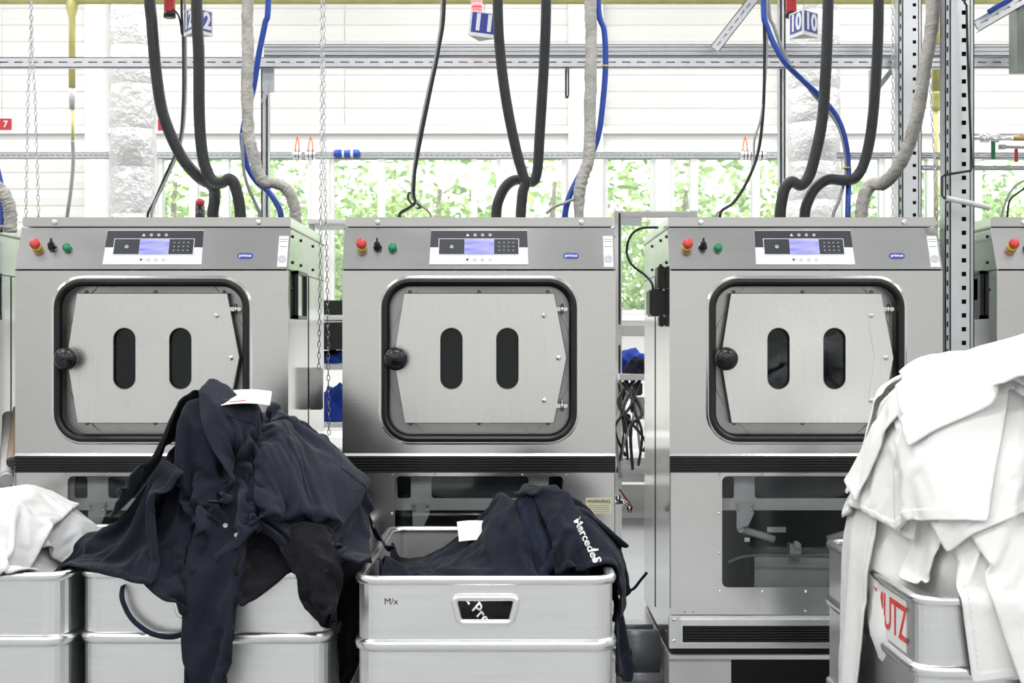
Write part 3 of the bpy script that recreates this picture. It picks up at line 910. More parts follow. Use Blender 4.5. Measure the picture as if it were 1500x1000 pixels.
# blue water hoses
hose('blue_hose', [(393,0,.04),(388,35,.04),(379,80,.04),(371,130,.05),(357,185,.06),(356,215,.06),(363,245,.07),(376,266,.07),(392,279,.05),(404,296,.03),(411,312,.02)], 4.4, BLUEH,
     'blue hose twisting behind the wrapped hose of machine twelve', 'hose', group='blue hoses', end=.05)
hose('blue_hose', [(876,0,.05),(885,45,.05),(887,95,.05),(883,150,.05),(876,200,.05),(862,235,.05),(846,262,.04),(834,288,.03),(828,312,.03)], 4.4, BLUEH,
     'blue hose curving beside the straight wrapped hose', 'hose', group='blue hoses', end=.05)
hose('blue_hose', [(1118,0),(1124,40),(1145,85),(1170,112,.05),(1200,140,.08),(1225,170,.1),(1238,205,.1),(1243,250,.1),(1242,312,.05)], 4.2, BLUEH,
     'blue hose crossing behind the black hose over machine ten', 'hose', group='blue hoses', end=.05)
hose('blue_hose', [(-6,240,.05),(0,262,.05),(3,285,.05),(4,312,.05)], 4.0, BLUEH, 'short piece of blue hose at the left picture edge', 'hose', group='blue hoses', end=.05, up=0)
# cables
def cable(pts, r, mat, label, **kw):
    kw.setdefault('group', 'thin cables over the machines')
    return hose('cable', pts, r, mat, label, 'cable', n=7, **kw)
cable([(266,0,.24),(268,55,.24),(268,150,.2),(262,210,.15),(240,262,.08),(226,295,.06),(217,312,.05)], 2.0, BLACK, 'black cable running down behind the number twelve sign', end=.04)
cable([(271,0,.24),(272,80,.24),(271,160,.2),(264,213,.15),(244,262,.08),(229,292,.06),(222,312,.05)], 2.0, GREYC, 'grey cable running alongside the black one at sign twelve', end=.04)
cable([(252,12,.16),(260,20,.2),(264,32,.24),(266,50,.24)], 1.4, BLACK, 'short black lead from the red beacon at sign twelve', up=0)
cable([(651,0),(643,70),(629,140),(617,200),(608,250),(606,285),(608,296),(598,305),(586,313)], 2.5, BLACK, 'black cable hanging left of the number eleven sign', end=.04)
cable([(647,0),(640,70),(624,145),(611,210),(604,262),(604,288),(616,300),(630,313)], 1.8, GREYC, 'grey cable tied to the black one left of sign eleven', end=.04)
cable([(606,302),(598,291),(600,282),(607,288),(612,299),(616,304),(610,305)], 1.5, BLACK, 'small knotted loop of black cable above machine eleven', up=0)
cable([(1119,0),(1120,80),(1118,160),(1111,220),(1096,262),(1076,295),(1056,310)], 2.4, BLACK, 'black cable sweeping down left of sign ten', end=.05)
cable([(1123,0),(1123,80),(1116,165),(1105,205),(1104,240),(1094,266),(1072,299),(1050,313)], 1.8, GREYC, 'grey cable sweeping down left of sign ten', end=.04)
cable([(1126,0,.02),(1134,40,.02),(1156,92,.04),(1190,136,.08),(1222,174,.1),(1235,207,.1),(1239,250,.1),(1230,290,.06),(1221,312,.05)], 2.6, GREYC, 'grey cable running with the blue hose over machine ten', end=.04)
cable([(355,195,.03),(356,240,.03),(362,270,.03),(372,293,.03),(380,312,.03)], 2.6, GREYC, 'grey cable below the wrapped hose of machine twelve', end=.04, up=0)
cable([(872,0,.07),(883,40,.07),(889,80,.07),(886,130,.07)], 2.0, GREYC, 'grey cable behind the blue hose beside machine eleven')
cable([(800,313),(812,303),(828,297),(842,291)], 2.2, GREYC, 'grey cable stub arching over machine eleven', up=0, end=.0)
cable([(1506,262,-.1),(1490,270,-.1),(1478,285,-.1),(1468,312,-.1)], 1.8, GREYC, 'grey cable loop on the machine behind the right post', up=0, end=.05)
cable([(1508,270,-.1),(1492,282,-.1),(1480,292,-.1),(1476,312,-.1)], 1.6, BLACK, 'black cable loop on the machine behind the right post', up=0, end=.05)
# cable ties
for px, py, dd, r in ((1240, 246, .1, 6), (886, 97, .05, 6), (862, 237, .05, 6), (1158, 97, .04, 7)):
    c = W(px, py, HD + dd)
    mb = MB(); mb.lathe([(r * HD / F, -.003), (r * HD / F, .003)], c, 'z', 12)
    tag(mb.build('cable_tie', YEL), {1240: 'yellow tie around blue hose low over machine ten', 886: 'yellow tie high on the blue hose beside machine eleven', 862: 'yellow tie low on the blue hose beside machine eleven', 1158: 'yellow tie joining blue hose and grey cable'}[px], 'cable tie', 'yellow cable ties')

# supply manifold above the picture that the hoses hang from
mb = MB(); mb.lathe([(0.05, -4.2), (0.05, 4.2)], (0, HD + 0.04, 3.0), 'x', 18)
for x in (-3.6, -1.2, 1.2, 3.6): mb.lathe([(0.008, 3.0), (0.008, HZ)], (x, HD + .04, 0), 'z', 8)
tag(mb.build('supply_manifold', GALV), 'overhead galvanised supply pipe that the hoses hang from', 'pipe')

# slotted struts and posts
def strut(name, a, b, w, h, label, mat=GALV_LIGHT, slots=True, pitch=0.05, group=None, up=(0, 0, 1)):
    a = Vector(a); b = Vector(b)
    t = (b - a).normalized(); L = (b - a).length
    root = empty(name, a, label, 'strut', group)
    u = Vector(up); x = t.cross(u).normalized(); u = x.cross(t)
    M = Matrix((( t.x, x.x, u.x, 0), (t.y, x.y, u.y, 0), (t.z, x.z, u.z, 0), (0, 0, 0, 1)))
    if x.y > 0:   # keep local -y towards the camera
        M = M @ Matrix.Scale(-1, 4, (0, 1, 0))
    ya, yb = (w/2 - .003, w/2) if x.y < 0 else (-w/2, -w/2 + .003)
    mb = MB(M)
    if not slots: mb.box(0, L, ya, yb, -h/2, h/2)
    else:
        mb.box(0, L, ya, yb, h*.07, h/2); mb.box(0, L, ya, yb, -h/2, -h*.07)
        k = 0.0
        while k < L:
            mb.box(k, min(L, k + pitch*.42), ya, yb, -h*.07, h*.07); k += pitch
    mb.build('strut_face', mat, root, recalc=True)
    if slots:
        q = (ya - .01, ya - .008) if x.y < 0 else (yb + .008, yb + .01)
        mb = MB(M); mb.box(0, L, q[0], q[1], -h*.3, h*.3); mb.build('strut_inside', GALV, root)
    mb = MB(M)
    back = -w/2 if x.y < 0 else w/2
    mb.box(0, L, -w/2, w/2, h/2 - .003, h/2); mb.box(0, L, -w/2, w/2, -h/2, -h/2 + .003)
    mb.build('strut_flange', mat, root)
    return root
def zz(py, d): return CAM_H + (500 - py) * d / F
def xx_(px, d): return (px - 750) * d / F
strut('slotted_strut', (-4.2, 6.3, zz(92.5, 6.3)), (4.2, 6.3, zz(92.5, 6.3)), .041, 15 * 6.3 / F, 'galvanised slotted strut crossing the whole picture above the machines', pitch=.06)
d = 6.7
st = strut('ribbed_strut', (xx_(388, d), d, zz(75, d)), (4.5, d, zz(75, d)), .05, 18 * d / F, 'galvanised ribbed beam just above the slotted strut', slots=False)
for py in (69, 75, 81):
    mb = MB(); mb.box(0, 4.5 - xx_(388, d), -.034, -.02, zz(py + 1.6, d) - zz(75, d), zz(py - 1.6, d) - zz(75, d)); mb.build('beam_rib', GALV, st)
d = 9.9
strut('slotted_strut', (xx_(-40, d), d, zz(228, d)), (xx_(1150, d), d, zz(228, d)), .041, 9.5 * d / F, 'galvanised slotted strut running along the window tops', mat=GALV, pitch=.035)
d = 6.9
strut('slotted_strut', (xx_(1225, d), d, zz(228, d)), (xx_(1560, d), d, zz(228, d)), .03, 8 * d / F, 'short grey strut at window top behind the perforated posts', mat=GALV, pitch=.07)
strut('slotted_strut', (xx_(1350, 6.5), 6.5, zz(246, 6.5)), (xx_(1540, 6.5), 6.5, zz(246, 6.5)), .03, 6 * 6.5 / F, 'thin dark strut below the valves by the right post', mat=GALV, pitch=.09)
strut('diagonal_brace', W(1046, 73, 6.45), W(1112, -12, 6.45), .04, .042, 'short galvanised diagonal brace above the strut', pitch=.04)
strut('diagonal_brace', W(1428, 40, 6.0), W(1520, -14, 6.0), .04, .045, 'galvanised diagonal brace at the upper right corner', pitch=.05)
hose('blue_hose', [(1448,18),(1462,9),(1478,0),(1492,-12)], 4.0, BLUEH, 'blue hose tied along the diagonal brace at upper right', 'hose', d=5.93, group='blue hoses', up=0)

def post(px0, px1, d, label, hole_px, hole_w, pitch_px, side=None, z0=0.0, z1=HZ, mat=GALV_LIGHT, name='perforated_post', hole_phase=20.0):
    x0, x1 = xx_(px0, d), xx_(px1, d)
    dep = .07
    root = empty(name, ((x0 + x1)/2, d, z0), label, 'post', 'upright galvanised posts')
    w = x1 - x0; k = F / d
    holes = []
    if hole_w:
        hx = xx_(hole_px, d) - (x0 + x1)/2; hw = hole_w / k / 2
        z = zz(hole_phase, d)
        pit = pitch_px / k
        while z > z0 + .05: z -= pit
        z += pit
        while z < z1 - .05:
            holes.append((z - z0 - hw, z - z0 + hw)); z += pit
    lipw = min(.014, w * .16)
    mb = MB(); e0, e1 = -w/2 + lipw, w/2 - lipw
    if holes:
        mb.box(e0, hx - hw, 0, .003, 0, z1 - z0); mb.box(hx + hw, e1, 0, .003, 0, z1 - z0)
        zs = [0] + [q for hl in holes for q in hl] + [z1 - z0]
        for k_ in range(0, len(zs), 2): mb.box(hx - hw, hx + hw, 0, .003, zs[k_], zs[k_ + 1])
    else: mb.box(e0, e1, 0, .003, 0, z1 - z0)
    mb.build('post_web', mat, root)
    if holes:
        mb = MB(); mb.box(e0 + .004, e1 - .004, .02, .022, 0, z1 - z0); mb.build('post_hollow_shade', BLACK, root)  # black sheet paints the dark hollow seen through the holes
    mb = MB()
    for sx in (-1, 1):
        a, b = sorted((sx * w/2, sx * (w/2 - lipw)))
        mb.box(a, b, .006, .010, 0, z1 - z0)
        c, e = sorted((sx * (w/2 - lipw), sx * (w/2 - lipw - .003)))
        mb.box(c, e, 0, .008, 0, z1 - z0)
        c, e = sorted((sx * w/2, sx * (w/2 - .003)))
        mb.box(c, e, .006, dep, 0, z1 - z0)
    mb.box(-w/2, w/2, dep - .003, dep, 0, z1 - z0)
    mb.build('post_flange', GALV, root)
    if side:
        mb = MB(); z = 0.05
        while z < z1 - z0 - .05:
            mb.box(-w/2 + lipw*.32, -w/2 + lipw*.68, .0045, .0062, z - .009, z + .009); z += pitch_px / k
        tag(mb.build('slot_row', BLACK, root), kind='stuff')
    return root
post(1385.5, 1428, 5.06, 'broad galvanised post with square holes between the two right machines', 1412, 6.6, 20.15, side=True, hole_phase=18.5)
post(1317, 1351, 6.15, 'galvanised post with square holes behind machine ten', 1339.5, 5.0, 18.1, side=True, hole_phase=7)
post(382, 392, 6.38, 'thin galvanised post behind machine twelve', 0, 0, 1, z1=zz(88, 6.3), name='thin_post')
post(1143, 1151, 6.38, 'thin galvanised post left of the right foil duct', 0, 0, 1, z1=HZ, name='thin_post')
post(828, 834, 6.322, 'stub of galvanised post hanging from the strut behind machine eleven', 0, 0, 1, z0=zz(140, 6.32), z1=zz(90, 6.32), name='hanging_bracket')
for px, lb in ((1143, 'grey angle bracket under the strut by the right foil duct'),):
    pass
mb = MB(); a = W(1278, 139, 6.35); b = W(1306, 103, 6.35)
mb.bar(a, b, .02, .02); mb.box(a.x - .012, a.x + .008, 6.34, 6.37, a.z - .02, b.z)
tag(mb.build('angle_bracket', GALV), 'grey angle bracket under the strut right of machine ten hoses', 'bracket')
mb = MB(); mb.box(xx_(385, 6.34), xx_(402, 6.34), 6.325, 6.345, zz(135, 6.34), zz(98, 6.34)); mb.bar(W(385, 150, 6.33), W(395, 120, 6.33), .015, .012)
tag(mb.build('angle_bracket', GALV), 'grey angle bracket on the thin post behind machine twelve', 'bracket')
mb = MB(); mb.box(xx_(1490, 6.0), xx_(1540, 6.0), 6.0, 6.1, zz(102, 6.0), 2.9)
tag(mb.build('control_cabinet', simple('grey_green_enamel', (0.28, 0.32, 0.29), .4), None), 'grey green cabinet edge in the upper right corner', 'cabinet')

# yellow gas pipe with drops
d = 6.9
def yellow_pipe():
    t = empty('gas_pipe', (0, d, zz(-4, d)), 'yellow gas pipe running along the top with drop pipes', 'pipe')
    z0 = zz(-4, d)
    mb = MB(); mb.lathe([(.031, -4.4), (.031, 4.4)], (0, 0, 0), 'x', 18); mb.build('main_pipe', YELLOW, t)
    for px, r_px, py1 in ((105.5, 5.0, 128), (358, 2.4, 160), (1371, 6.6, 135)):
        x = xx_(px, d); r = r_px * d / F
        mb = MB(); mb.lathe([(r * 2.1, 0.02), (r * 1.7, -.05), (r, -.09), (r, zz(py1, d) - z0)], (x, 0, 0), 'z', 14); mb.build('drop_pipe', YELLOW, t)
    x = xx_(105.5, d)
    mb = MB(); mb.lathe([(.014, zz(129, d)-z0), (.014, zz(149, d)-z0), (.012, zz(150, d)-z0), (.012, zz(160, d)-z0)], (x, 0, 0), 'z', 14); mb.build('coupling', GREYM, t)
    mb = MB(); mb.lathe([(.007, zz(160, d)-z0), (.007, zz(206, d)-z0)], (x + .003, 0, 0), 'z', 10); mb.build('thin_drop', YELLOW, t)
    mb = MB(); mb.tube(smooth_path([(x + .003, 0, zz(206, d)-z0), (x + .005, 0, zz(240, d)-z0), (x - .006, 0, zz(280, d)-z0), (x - .022, 0, zz(318, d)-z0), (x - .03, 0, zz(350, d)-z0)]), .0085, 8); mb.build('flexible_end', GREYC, t)
    x = xx_(1371, d)
    mb = MB(); mb.lathe([(.021, zz(135, d)-z0), (.023, zz(138, d)-z0), (.023, zz(156, d)-z0), (.016, zz(162, d)-z0)], (x, 0, 0), 'z', 16); mb.build('coupling', YELLOW, t)
    mb = MB(); mb.lathe([(.011, zz(162, d)-z0), (.011, zz(360, d)-z0)], (x, 0, 0), 'z', 12); mb.build('thin_drop', YELLOW, t)
yellow_pipe()

# foil-wrapped ventilation ducts
def duct(px0, px1, d, label, seed):
    r = (px1 - px0) / 2 * d / F
    x = xx_((px0 + px1) / 2, d)
    mb = MB(); rr = random.Random(seed)
    t = empty('foil_duct', (x, d, 0), label, 'duct', 'foil wrapped ducts')
    z = 0.0; k = 0
    while z < HZ:
        h = rr.uniform(.16, .24)
        mb = MB()
        n = 36; m = 7; vs = []; fs = []
        for i in range(m):
            q = i / (m - 1)
            for j in range(n):
                a = 6.28318 * j / n
                b = r * (1 + .02 * math.sin(math.pi * q) + .03 * noise.noise(Vector((math.cos(a) * 2.2, math.sin(a) * 2.2, (z + q * h) * 9 + seed))))
                if i in (0, m - 1): b *= .965
                vs.append((b * math.cos(a), b * math.sin(a), z + q * h))
        for i in range(m - 1):
            for j in range(n):
                fs.append((i*n+j, i*n+(j+1) % n, (i+1)*n+(j+1) % n, (i+1)*n+j))
        mb.add(vs, fs, True); mb.build('foil_sleeve', FOIL, t)
        z += h
duct(162, 228, 8.0, 'silver foil wrapped duct standing behind machine twelve', 3)
duct(1153, 1230, 8.0, 'silver foil wrapped duct standing behind machine ten', 8)

# hanging chains
def chain(pts, label, pitch=.019, r=.0016, w=.0052):
    ps = smooth_path(pts, 24)
    mb = MB(); acc = 0.0; k = 0
    nxt = 0.0
    for a, b in zip(ps, ps[1:]):
        L = (b - a).length
        while nxt <= acc + L:
            c = a.lerp(b, (nxt - acc) / L); t = (b - a).normalized()
            s_ = Vector((1, 0, 0)) if k % 2 else Vector((0, 1, 0))
            s_ = (s_ - t * s_.dot(t)).normalized()
            loop = []
            for q in range(9):
                an = 2 * math.pi * q / 8
                loop.append(c + t * math.cos(an) * pitch * .62 + s_ * math.sin(an) * w)
            mb.tube(loop, r, 5, caps=False)
            k += 1; nxt += pitch
        acc += L
    return tag(mb.build('chain', GALV), label, 'chain', 'hanging chains')
chain([W(45, -60, 5.5), W(45, 60, 5.5), W(41, 150, 5.5), W(38, 330, 5.5)], 'thin chain strand, the left one of the pair beside machine twelve')
chain([W(46, -60, 5.56), W(47, 60, 5.56), W(52, 160, 5.56), W(57, 330, 5.56)], 'thin chain strand, the right one of the pair beside machine twelve')
chain([W(471, -60, 5.28), W(471, 200, 5.28), W(469, 400, 5.28), W(467, 538, 5.28)], 'chain hanging to the grab handle between machines twelve and eleven')
chain([W(475, -60, 5.42), W(475, 200, 5.42), W(479, 400, 5.42), W(482, 640, 5.42)], 'longer chain hanging between machines twelve and eleven')
chain([W(1308, -60, 5.6), W(1308, 150, 5.6), W(1308, 330, 5.6)], 'thin chain left of the perforated post behind machine ten')
chain([W(1360, -60, 5.52), W(1362, 80, 5.5), W(1365, 160, 5.5), W(1369, 240, 5.5), W(1372, 330, 5.5)], 'chain hanging beside the yellow drop pipe')

# machine number signs, three-sided, with a red beacon above each
def number_sign(px, py, d, yaw, num, lab, lab_b, bx, by, glow=False, roll=0.0):
    t = empty('number_sign', W(px, py, d), lab, 'sign', 'machine number signs')
    t.rotation_euler = (0, roll, 0)
    w, h = .105, .090
    R = w / math.sqrt(3)
    c = [Vector((R * math.cos(a), R * math.sin(a), 0)) for a in (yaw + math.radians(k * 120 - 90) for k in range(3))]
    mb = MB()
    mb.add([(p.x, p.y, h/2) for p in c] + [(p.x, p.y, -h/2) for p in c], [(0,1,2),(5,4,3),(0,3,4,1),(1,4,5,2),(2,5,3,0)])
    body = mb.build('sign_body', SIGNW, t, recalc=True)
    for k in range(3):
        a, b = c[k], c[(k + 1) % 3]
        mid = (a + b) / 2; nrm = Vector((mid.x, mid.y, 0)).normalized()
        ux = Vector((0, 0, 1)).cross(nrm)
        M = Matrix(((ux.x, 0, nrm.x, mid.x), (ux.y, 0, nrm.y, mid.y), (0, 1, 0, 0.004), (0, 0, 0, 1)))
        mb = MB(M); q = w * .42; zq = h * .40
        mb.add([(-q, -zq, .0006), (q, -zq, .0006), (q, zq, .0006), (-q, zq, .0006)], [(0, 1, 2, 3)])
        mb.build('blue_field', SIGNBLUE, t)
        lettering('sign_number', num, .082, M @ Matrix.Translation((0, -.001, .0012)), SIGNW, t, bold=.0030, depth=.0003)
    mb = MB(); mb.tube([(0, 0, h/2), (0, 0, .25)], .0015, 5); mb.build('hanging_wire', GREYC, t)
    bc = W(bx, by, d + .03)
    bc.y += .06
    t2 = empty('beacon_lamp', bc, lab_b, 'lamp', 'red hanging beacons')
    mb = MB(); mb.lathe([(.019, -.018), (.022, -.016), (.022, 0), (.021, .002)], (0, 0, 0), 'z', 20); mb.build('beacon_base', BLACK, t2)
    mb = MB(); prof = [(.020, .002)]
    for k in range(8): prof += [(.021, .004 + k * .011), (.0195, .009 + k * .011)]
    prof += [(.018, .10), (0, .103)]
    mb.lathe(prof, (0, 0, 0), 'z', 20); lens = mb.build('beacon_lens', GLOWRED if glow else REDL, t2)
    mb = MB(); mb.tube([(0, 0, .1), (0, 0, .4)], .004, 6); mb.build('beacon_rod', BLACK, t2)
GLOWRED, nt_, b_ = new_mat('lit_red_lens')
b_.inputs['Base Color'].default_value = (.7, .03, .04, 1); b_.inputs['Roughness'].default_value = .25
nt_.links.new(ramp(nt_, noise_tex(nt_, coords(nt_, (4, 4, 70)), 1, 1), [(.4, (.75, .03, .05)), (.7, (1, .45, .45))]), b_.inputs['Emission Color'])
b_.inputs['Emission Strength'].default_value = 1.1
number_sign(288, 33, 5.53, 0.0, '12', 'white sign with blue fields reading 12, half hidden behind a hanging black hose', 'dark red beacon between two black hoses, leftmost of the hanging beacons', 243, 14)
number_sign(707, 38, 5.6, math.radians(-52), '11', 'tilted three-sided white sign with blue field reading 11', 'lit red hanging beacon above the sign reading 11', 698, 14, True, math.radians(6))
number_sign(1177, 36, 5.6, math.radians(-12), '10', 'white sign with blue fields reading 10, hanging before the right foil duct', 'dark red beacon above the sign that hangs before the right foil duct', 1163, 14)
# small red number plates on the wires in front of the rear wall
for px, py, num, lb in ((8, 182, '7', 'small red plate reading 7 hanging at the left edge'), (240, 183, '8', 'small red plate half hidden behind the far left black hose')):
    t = empty('number_plate', W(px, py, 8.6), lb, 'sign', 'red number plates')
    mb = MB(); mb.box(-.034, .034, 0, .004, -.032, .032); mb.build('plate', SIGNRED, t)
    lettering('plate_number', num, .05, T(0, -.001, 0) @ FACE, SIGNW, t, bold=.001, depth=.0004)
    mb = MB(); mb.tube([(-.02, .002, .03), (-.02, .002, .9)], .0012, 5); mb.build('hanging_wire', GREYC, t)

# red beacon on machine twelve and one at the left edge
for px, py, d, lb in ((293, 318, 5.75, 'small red dome beacon standing on machine twelve'), (2, 318, 5.6, 'small red dome beacon at the left picture edge')):
    c = W(px, py, d); ztop = BASE_Z + ZTOP
    t = empty('dome_beacon', (c.x, d, ztop), lb, 'lamp', 'red dome beacons')
    hh = zz(297, d) - ztop
    mb = MB(); mb.lathe([(.018, 0), (.018, hh - .012)], (0, 0, 0), 'z', 16); mb.build('beacon_base', BLACK, t)
    mb = MB(); mb.lathe([(.0165, hh - .012), (.0165, hh + .004), (.013, hh + .012), (.006, hh + .016), (0, hh + .016)], (0, 0, 0), 'z', 16); mb.build('beacon_dome', RED, t)

# small devices on the strut along the window tops
d = 9.865
def device(px0, px1, py, r_px, mat, label, cat='sensor', wire=None):
    t = empty('sensor', W((px0 + px1)/2, py, d), label, cat, 'devices on the window strut')
    L = (px1 - px0) * d / F / 2; r = r_px * d / F
    mb = MB(); mb.lathe([(r*.7, -L), (r, -L*.9), (r, -L*.15), (r*.85, -L*.1), (r*.85, L*.1), (r, L*.15), (r, L*.9), (r*.7, L)], (0, 0, 0), 'x', 16); mb.build('sensor_body', mat, t)
    for q0, q1 in ((-.35, -.2), (.3, .5)):
        mb = MB(); mb.lathe([(r*1.02, L*q0), (r*1.02, L*q1)], (0, 0, 0), 'x', 16); mb.build('sensor_band', BLACK if mat is CHROME else SIGNW, t)
    if wire:
        mb = MB(); mb.tube(smooth_path([(-L*.5, 0, r), (-L*.2, 0, r + .06), (0, 0, r + .085), (L*.3, 0, r + .05), (L*.4, 0, r)]), .004, 6); mb.build('sensor_wire', ORANGE, t)
device(429, 442, 227, 7, CHROME, 'chrome sensor with orange wire near the thin post, left of two', wire=True)
device(447, 463, 227, 7, CHROME, 'chrome sensor with orange wire near the hanging chain, right of two', wire=True)
device(489, 527, 225, 6, BLUEH, 'blue banded connector on the strut right of the hanging chain')
device(1084, 1099, 227, 7, CHROME, 'chrome sensor with orange wire left of the right foil duct', wire=True)
device(1101, 1122, 227, 6, CHROME, 'second chrome connector close to the right foil duct')

# hand crank in front of the broad post
t = empty('hand_crank', W(1412, 250, 5.0), 'black crank rod with knurled grip in front of the broad post', 'crank')
o0 = W(1412, 250, 5.0)
P_ = lambda px, py, d=5.0: W(px, py, d) - o0
mb = MB(); mb.tube([P_(1413, -40), P_(1413, 4), P_(1416, 8), P_(1417, 60), P_(1421, 180), P_(1424, 245), P_(1422, 250), P_(1384, 256), P_(1380, 259), P_(1380, 286), P_(1383, 290, 4.99), P_(1388, 291, 4.985)], .0042, 8)
mb.build('crank_rod', BLACK, t)
mb = MB(); a, b = P_(1386, 290, 4.985), P_(1450, 304, 4.965)
mb.tube([a.lerp(b, k / 30) for k in range(31)], lambda q: .0088 + .0007 * (int(q * 30) % 2), 12); mb.build('crank_grip', GREYM, t)

# valves on the pipe at the right
d = 6.35
t = empty('pipe_valve', W(1465, 203, d), 'pipe with chrome couplings and green lever valve at right edge', 'valve', 'lever valves by the right post')
o0 = W(1465, 203, d); P_ = lambda px, py: W(px, py, d) - o0
mb = MB(); mb.tube([P_(1425, 202), P_(1560, 203)], .009, 10); mb.tube([P_(1435, 202), P_(1448, 202)], .019, 8); mb.tube([P_(1451, 202), P_(1463, 202)], .017, 6); mb.build('valve_body', CHROME, t)
mb = MB(); mb.tube([P_(1484, 202), P_(1540, 202)], .012, 10); mb.build('brass_nipple', BRASS, t)
mb = MB(); mb.box(P_(1449, 0).x, P_(1455, 0).x, -.03, -.022, P_(0, 234).z, P_(0, 208).z); mb.build('lever', GREEN, t, bevel=.002)
t = empty('pipe_valve', W(1485, 216, d), 'thin pipe with red lever valve at right edge', 'valve', 'lever valves by the right post')
o0 = W(1485, 216, d)
mb = MB(); mb.tube([P_(1463, 215), P_(1560, 217)], .006, 8); mb.tube([P_(1463, 215), P_(1473, 215)], .010, 8); mb.build('valve_body', GREYM, t)
mb = MB(); mb.box(P_(1483, 0).x, P_(1488, 0).x, -.03, -.022, P_(0, 238).z, P_(0, 219).z); mb.build('lever', RED, t, bevel=.002)
# ------------------------------------------------------------------ aluminium laundry bins
BW, BL, BH = 0.628, 1.03, 0.665     # width, length, rim height
def loop3(w, l, r, n=6):
    """rounded rectangle in plan, front edge at y = 0 ... as list of (x, y)"""
    pts = []
    for cx, cy, a0 in ((w/2 - r, l - r, 0), (-w/2 + r, l - r, 90), (-w/2 + r, r, 180), (w/2 - r, r, 270)):
        for k in range(n + 1):
            a = math.radians(a0 + 90 * k / n)
            pts.append((cx + r * math.cos(a), cy + r * math.sin(a)))
    return pts
def inset(g):
    return [(x, y) for x, y in loop3(BW + 2*g, BL + 2*g, .055 + g)]
def level(g, z):
    return [(x, y - g, z) for x, y in inset(g)]
def strip(mb, loops, smooth=True):
    n = len(loops[0]); vs = [p for lp in loops for p in lp]; fs = []
    for i in range(len(loops) - 1):
        for k in range(n):
            fs.append((i*n+k, i*n+(k+1) % n, (i+1)*n+(k+1) % n, (i+1)*n+k))
    mb.add(vs, fs, smooth)

def make_bin():
    t = empty('laundry_bin', (0, 0, 0))
    z0 = 0.14
    hz, hw, hh = 0.594, 0.071, 0.0175
    # body: four corners and walls as one shell, front wall with the handle opening
    lp = loop3(BW, BL, .055)
    n = 6
    seg = [lp[k] for k in range(len(lp))]
    # front wall runs between corner 3 end and corner 4 start
    fx0, fx1 = -BW/2 + .055, BW/2 - .055
    mb = MB()
    def wall(th):
        g = -th
        L = level(g, z0); U = level(g, BH)
        m = len(L)
        for k in range(m):
            k2 = (k + 1) % m
            a, b = L[k], L[k2]
            if abs(a[1] - b[1]) < 1e-6 and abs(a[0] - b[0]) > .2 and a[1] < .2:
                continue
            mb.add([a, b, U[k2], U[k]], [(0, 1, 2, 3)], True)
    wall(0.0); wall(.004)
    hole = [(-hw + .012, hz - hh - .008), (hw - .012, hz - hh - .008), (hw, hz + hh), (hw - .008, hz + hh + .006), (-hw + .008, hz + hh + .006), (-hw, hz + hh)]
    mb.plate(rect(fx0, fx1, z0, BH), [hole], 0.0, .004)
    bl = level(0, z0)
    mb.add(bl, [tuple(range(len(bl)))[::-1]])
    mb.build('bin_body', ALU, t)
    # rolled rim, flat on top
    mb = MB(); strip(mb, [level(0, BH - .012), level(.007, BH - .010), level(.010, BH + .002), level(.006, BH + .010), level(-.010, BH + .010), level(-.016, BH + .004), level(-.014, BH - .006)])
    mb.build('rim', ALU_RIM, t)
    for z in (.506, .27):
        mb = MB(); strip(mb, [level(0, z - .017), level(.008, z - .013), level(.011, z), level(.009, z + .009), level(0, z + .014)])
        mb.build('rib', ALU_RIM, t)
    mb = MB(); strip(mb, [level(.0, z0 - .004), level(.008, z0), level(.008, z0 + .025), level(0, z0 + .028)]); mb.build('bottom_frame', ALU_RIM, t)
    # handle frame: round bar around the opening
    big = [(x * 1.075, (z - hz) * 1.26 + hz) for x, z in hole]
    pts = []
    for i in range(len(big)):
        a, b, c = big[i - 1], big[i], big[(i + 1) % len(big)]
        A, B, C_ = Vector((a[0], 0, a[1])), Vector((b[0], 0, b[1])), Vector((c[0], 0, c[1]))
        r = min(.012, (A - B).length * .4, (C_ - B).length * .4)
        p, q = B + (A - B).normalized() * r, B + (C_ - B).normalized() * r
        for k in range(5):
            s_ = k / 4; pts.append(p * (1-s_)**2 + B * 2*s_*(1-s_) + q * s_**2)
    pts.append(pts[0]); 
    mb = MB(T(0, -.006, 0)); mb.tube(pts, .009, 10, caps=False); mb.build('handle_frame', ALU_RIM, t)
    for sx in (-1, 1):
        for y in (.12, BL - .12):
            c = empty('caster', (sx * (BW/2 - .1), y, 0)); c.parent = t
            mb = MB(); mb.lathe([(.05, -.016), (.058, -.012), (.058, .012), (.05, .016)], (0, 0, .058), 'x', 20); mb.build('wheel', RUBBER, c)
            mb = MB(); mb.box(-.024, -.019, -.02, .02, .05, .135); mb.box(.019, .024, -.02, .02, .05, .135); mb.box(-.024, .024, -.03, .03, .128, .136); mb.build('caster_fork', GALV, c)
    return t
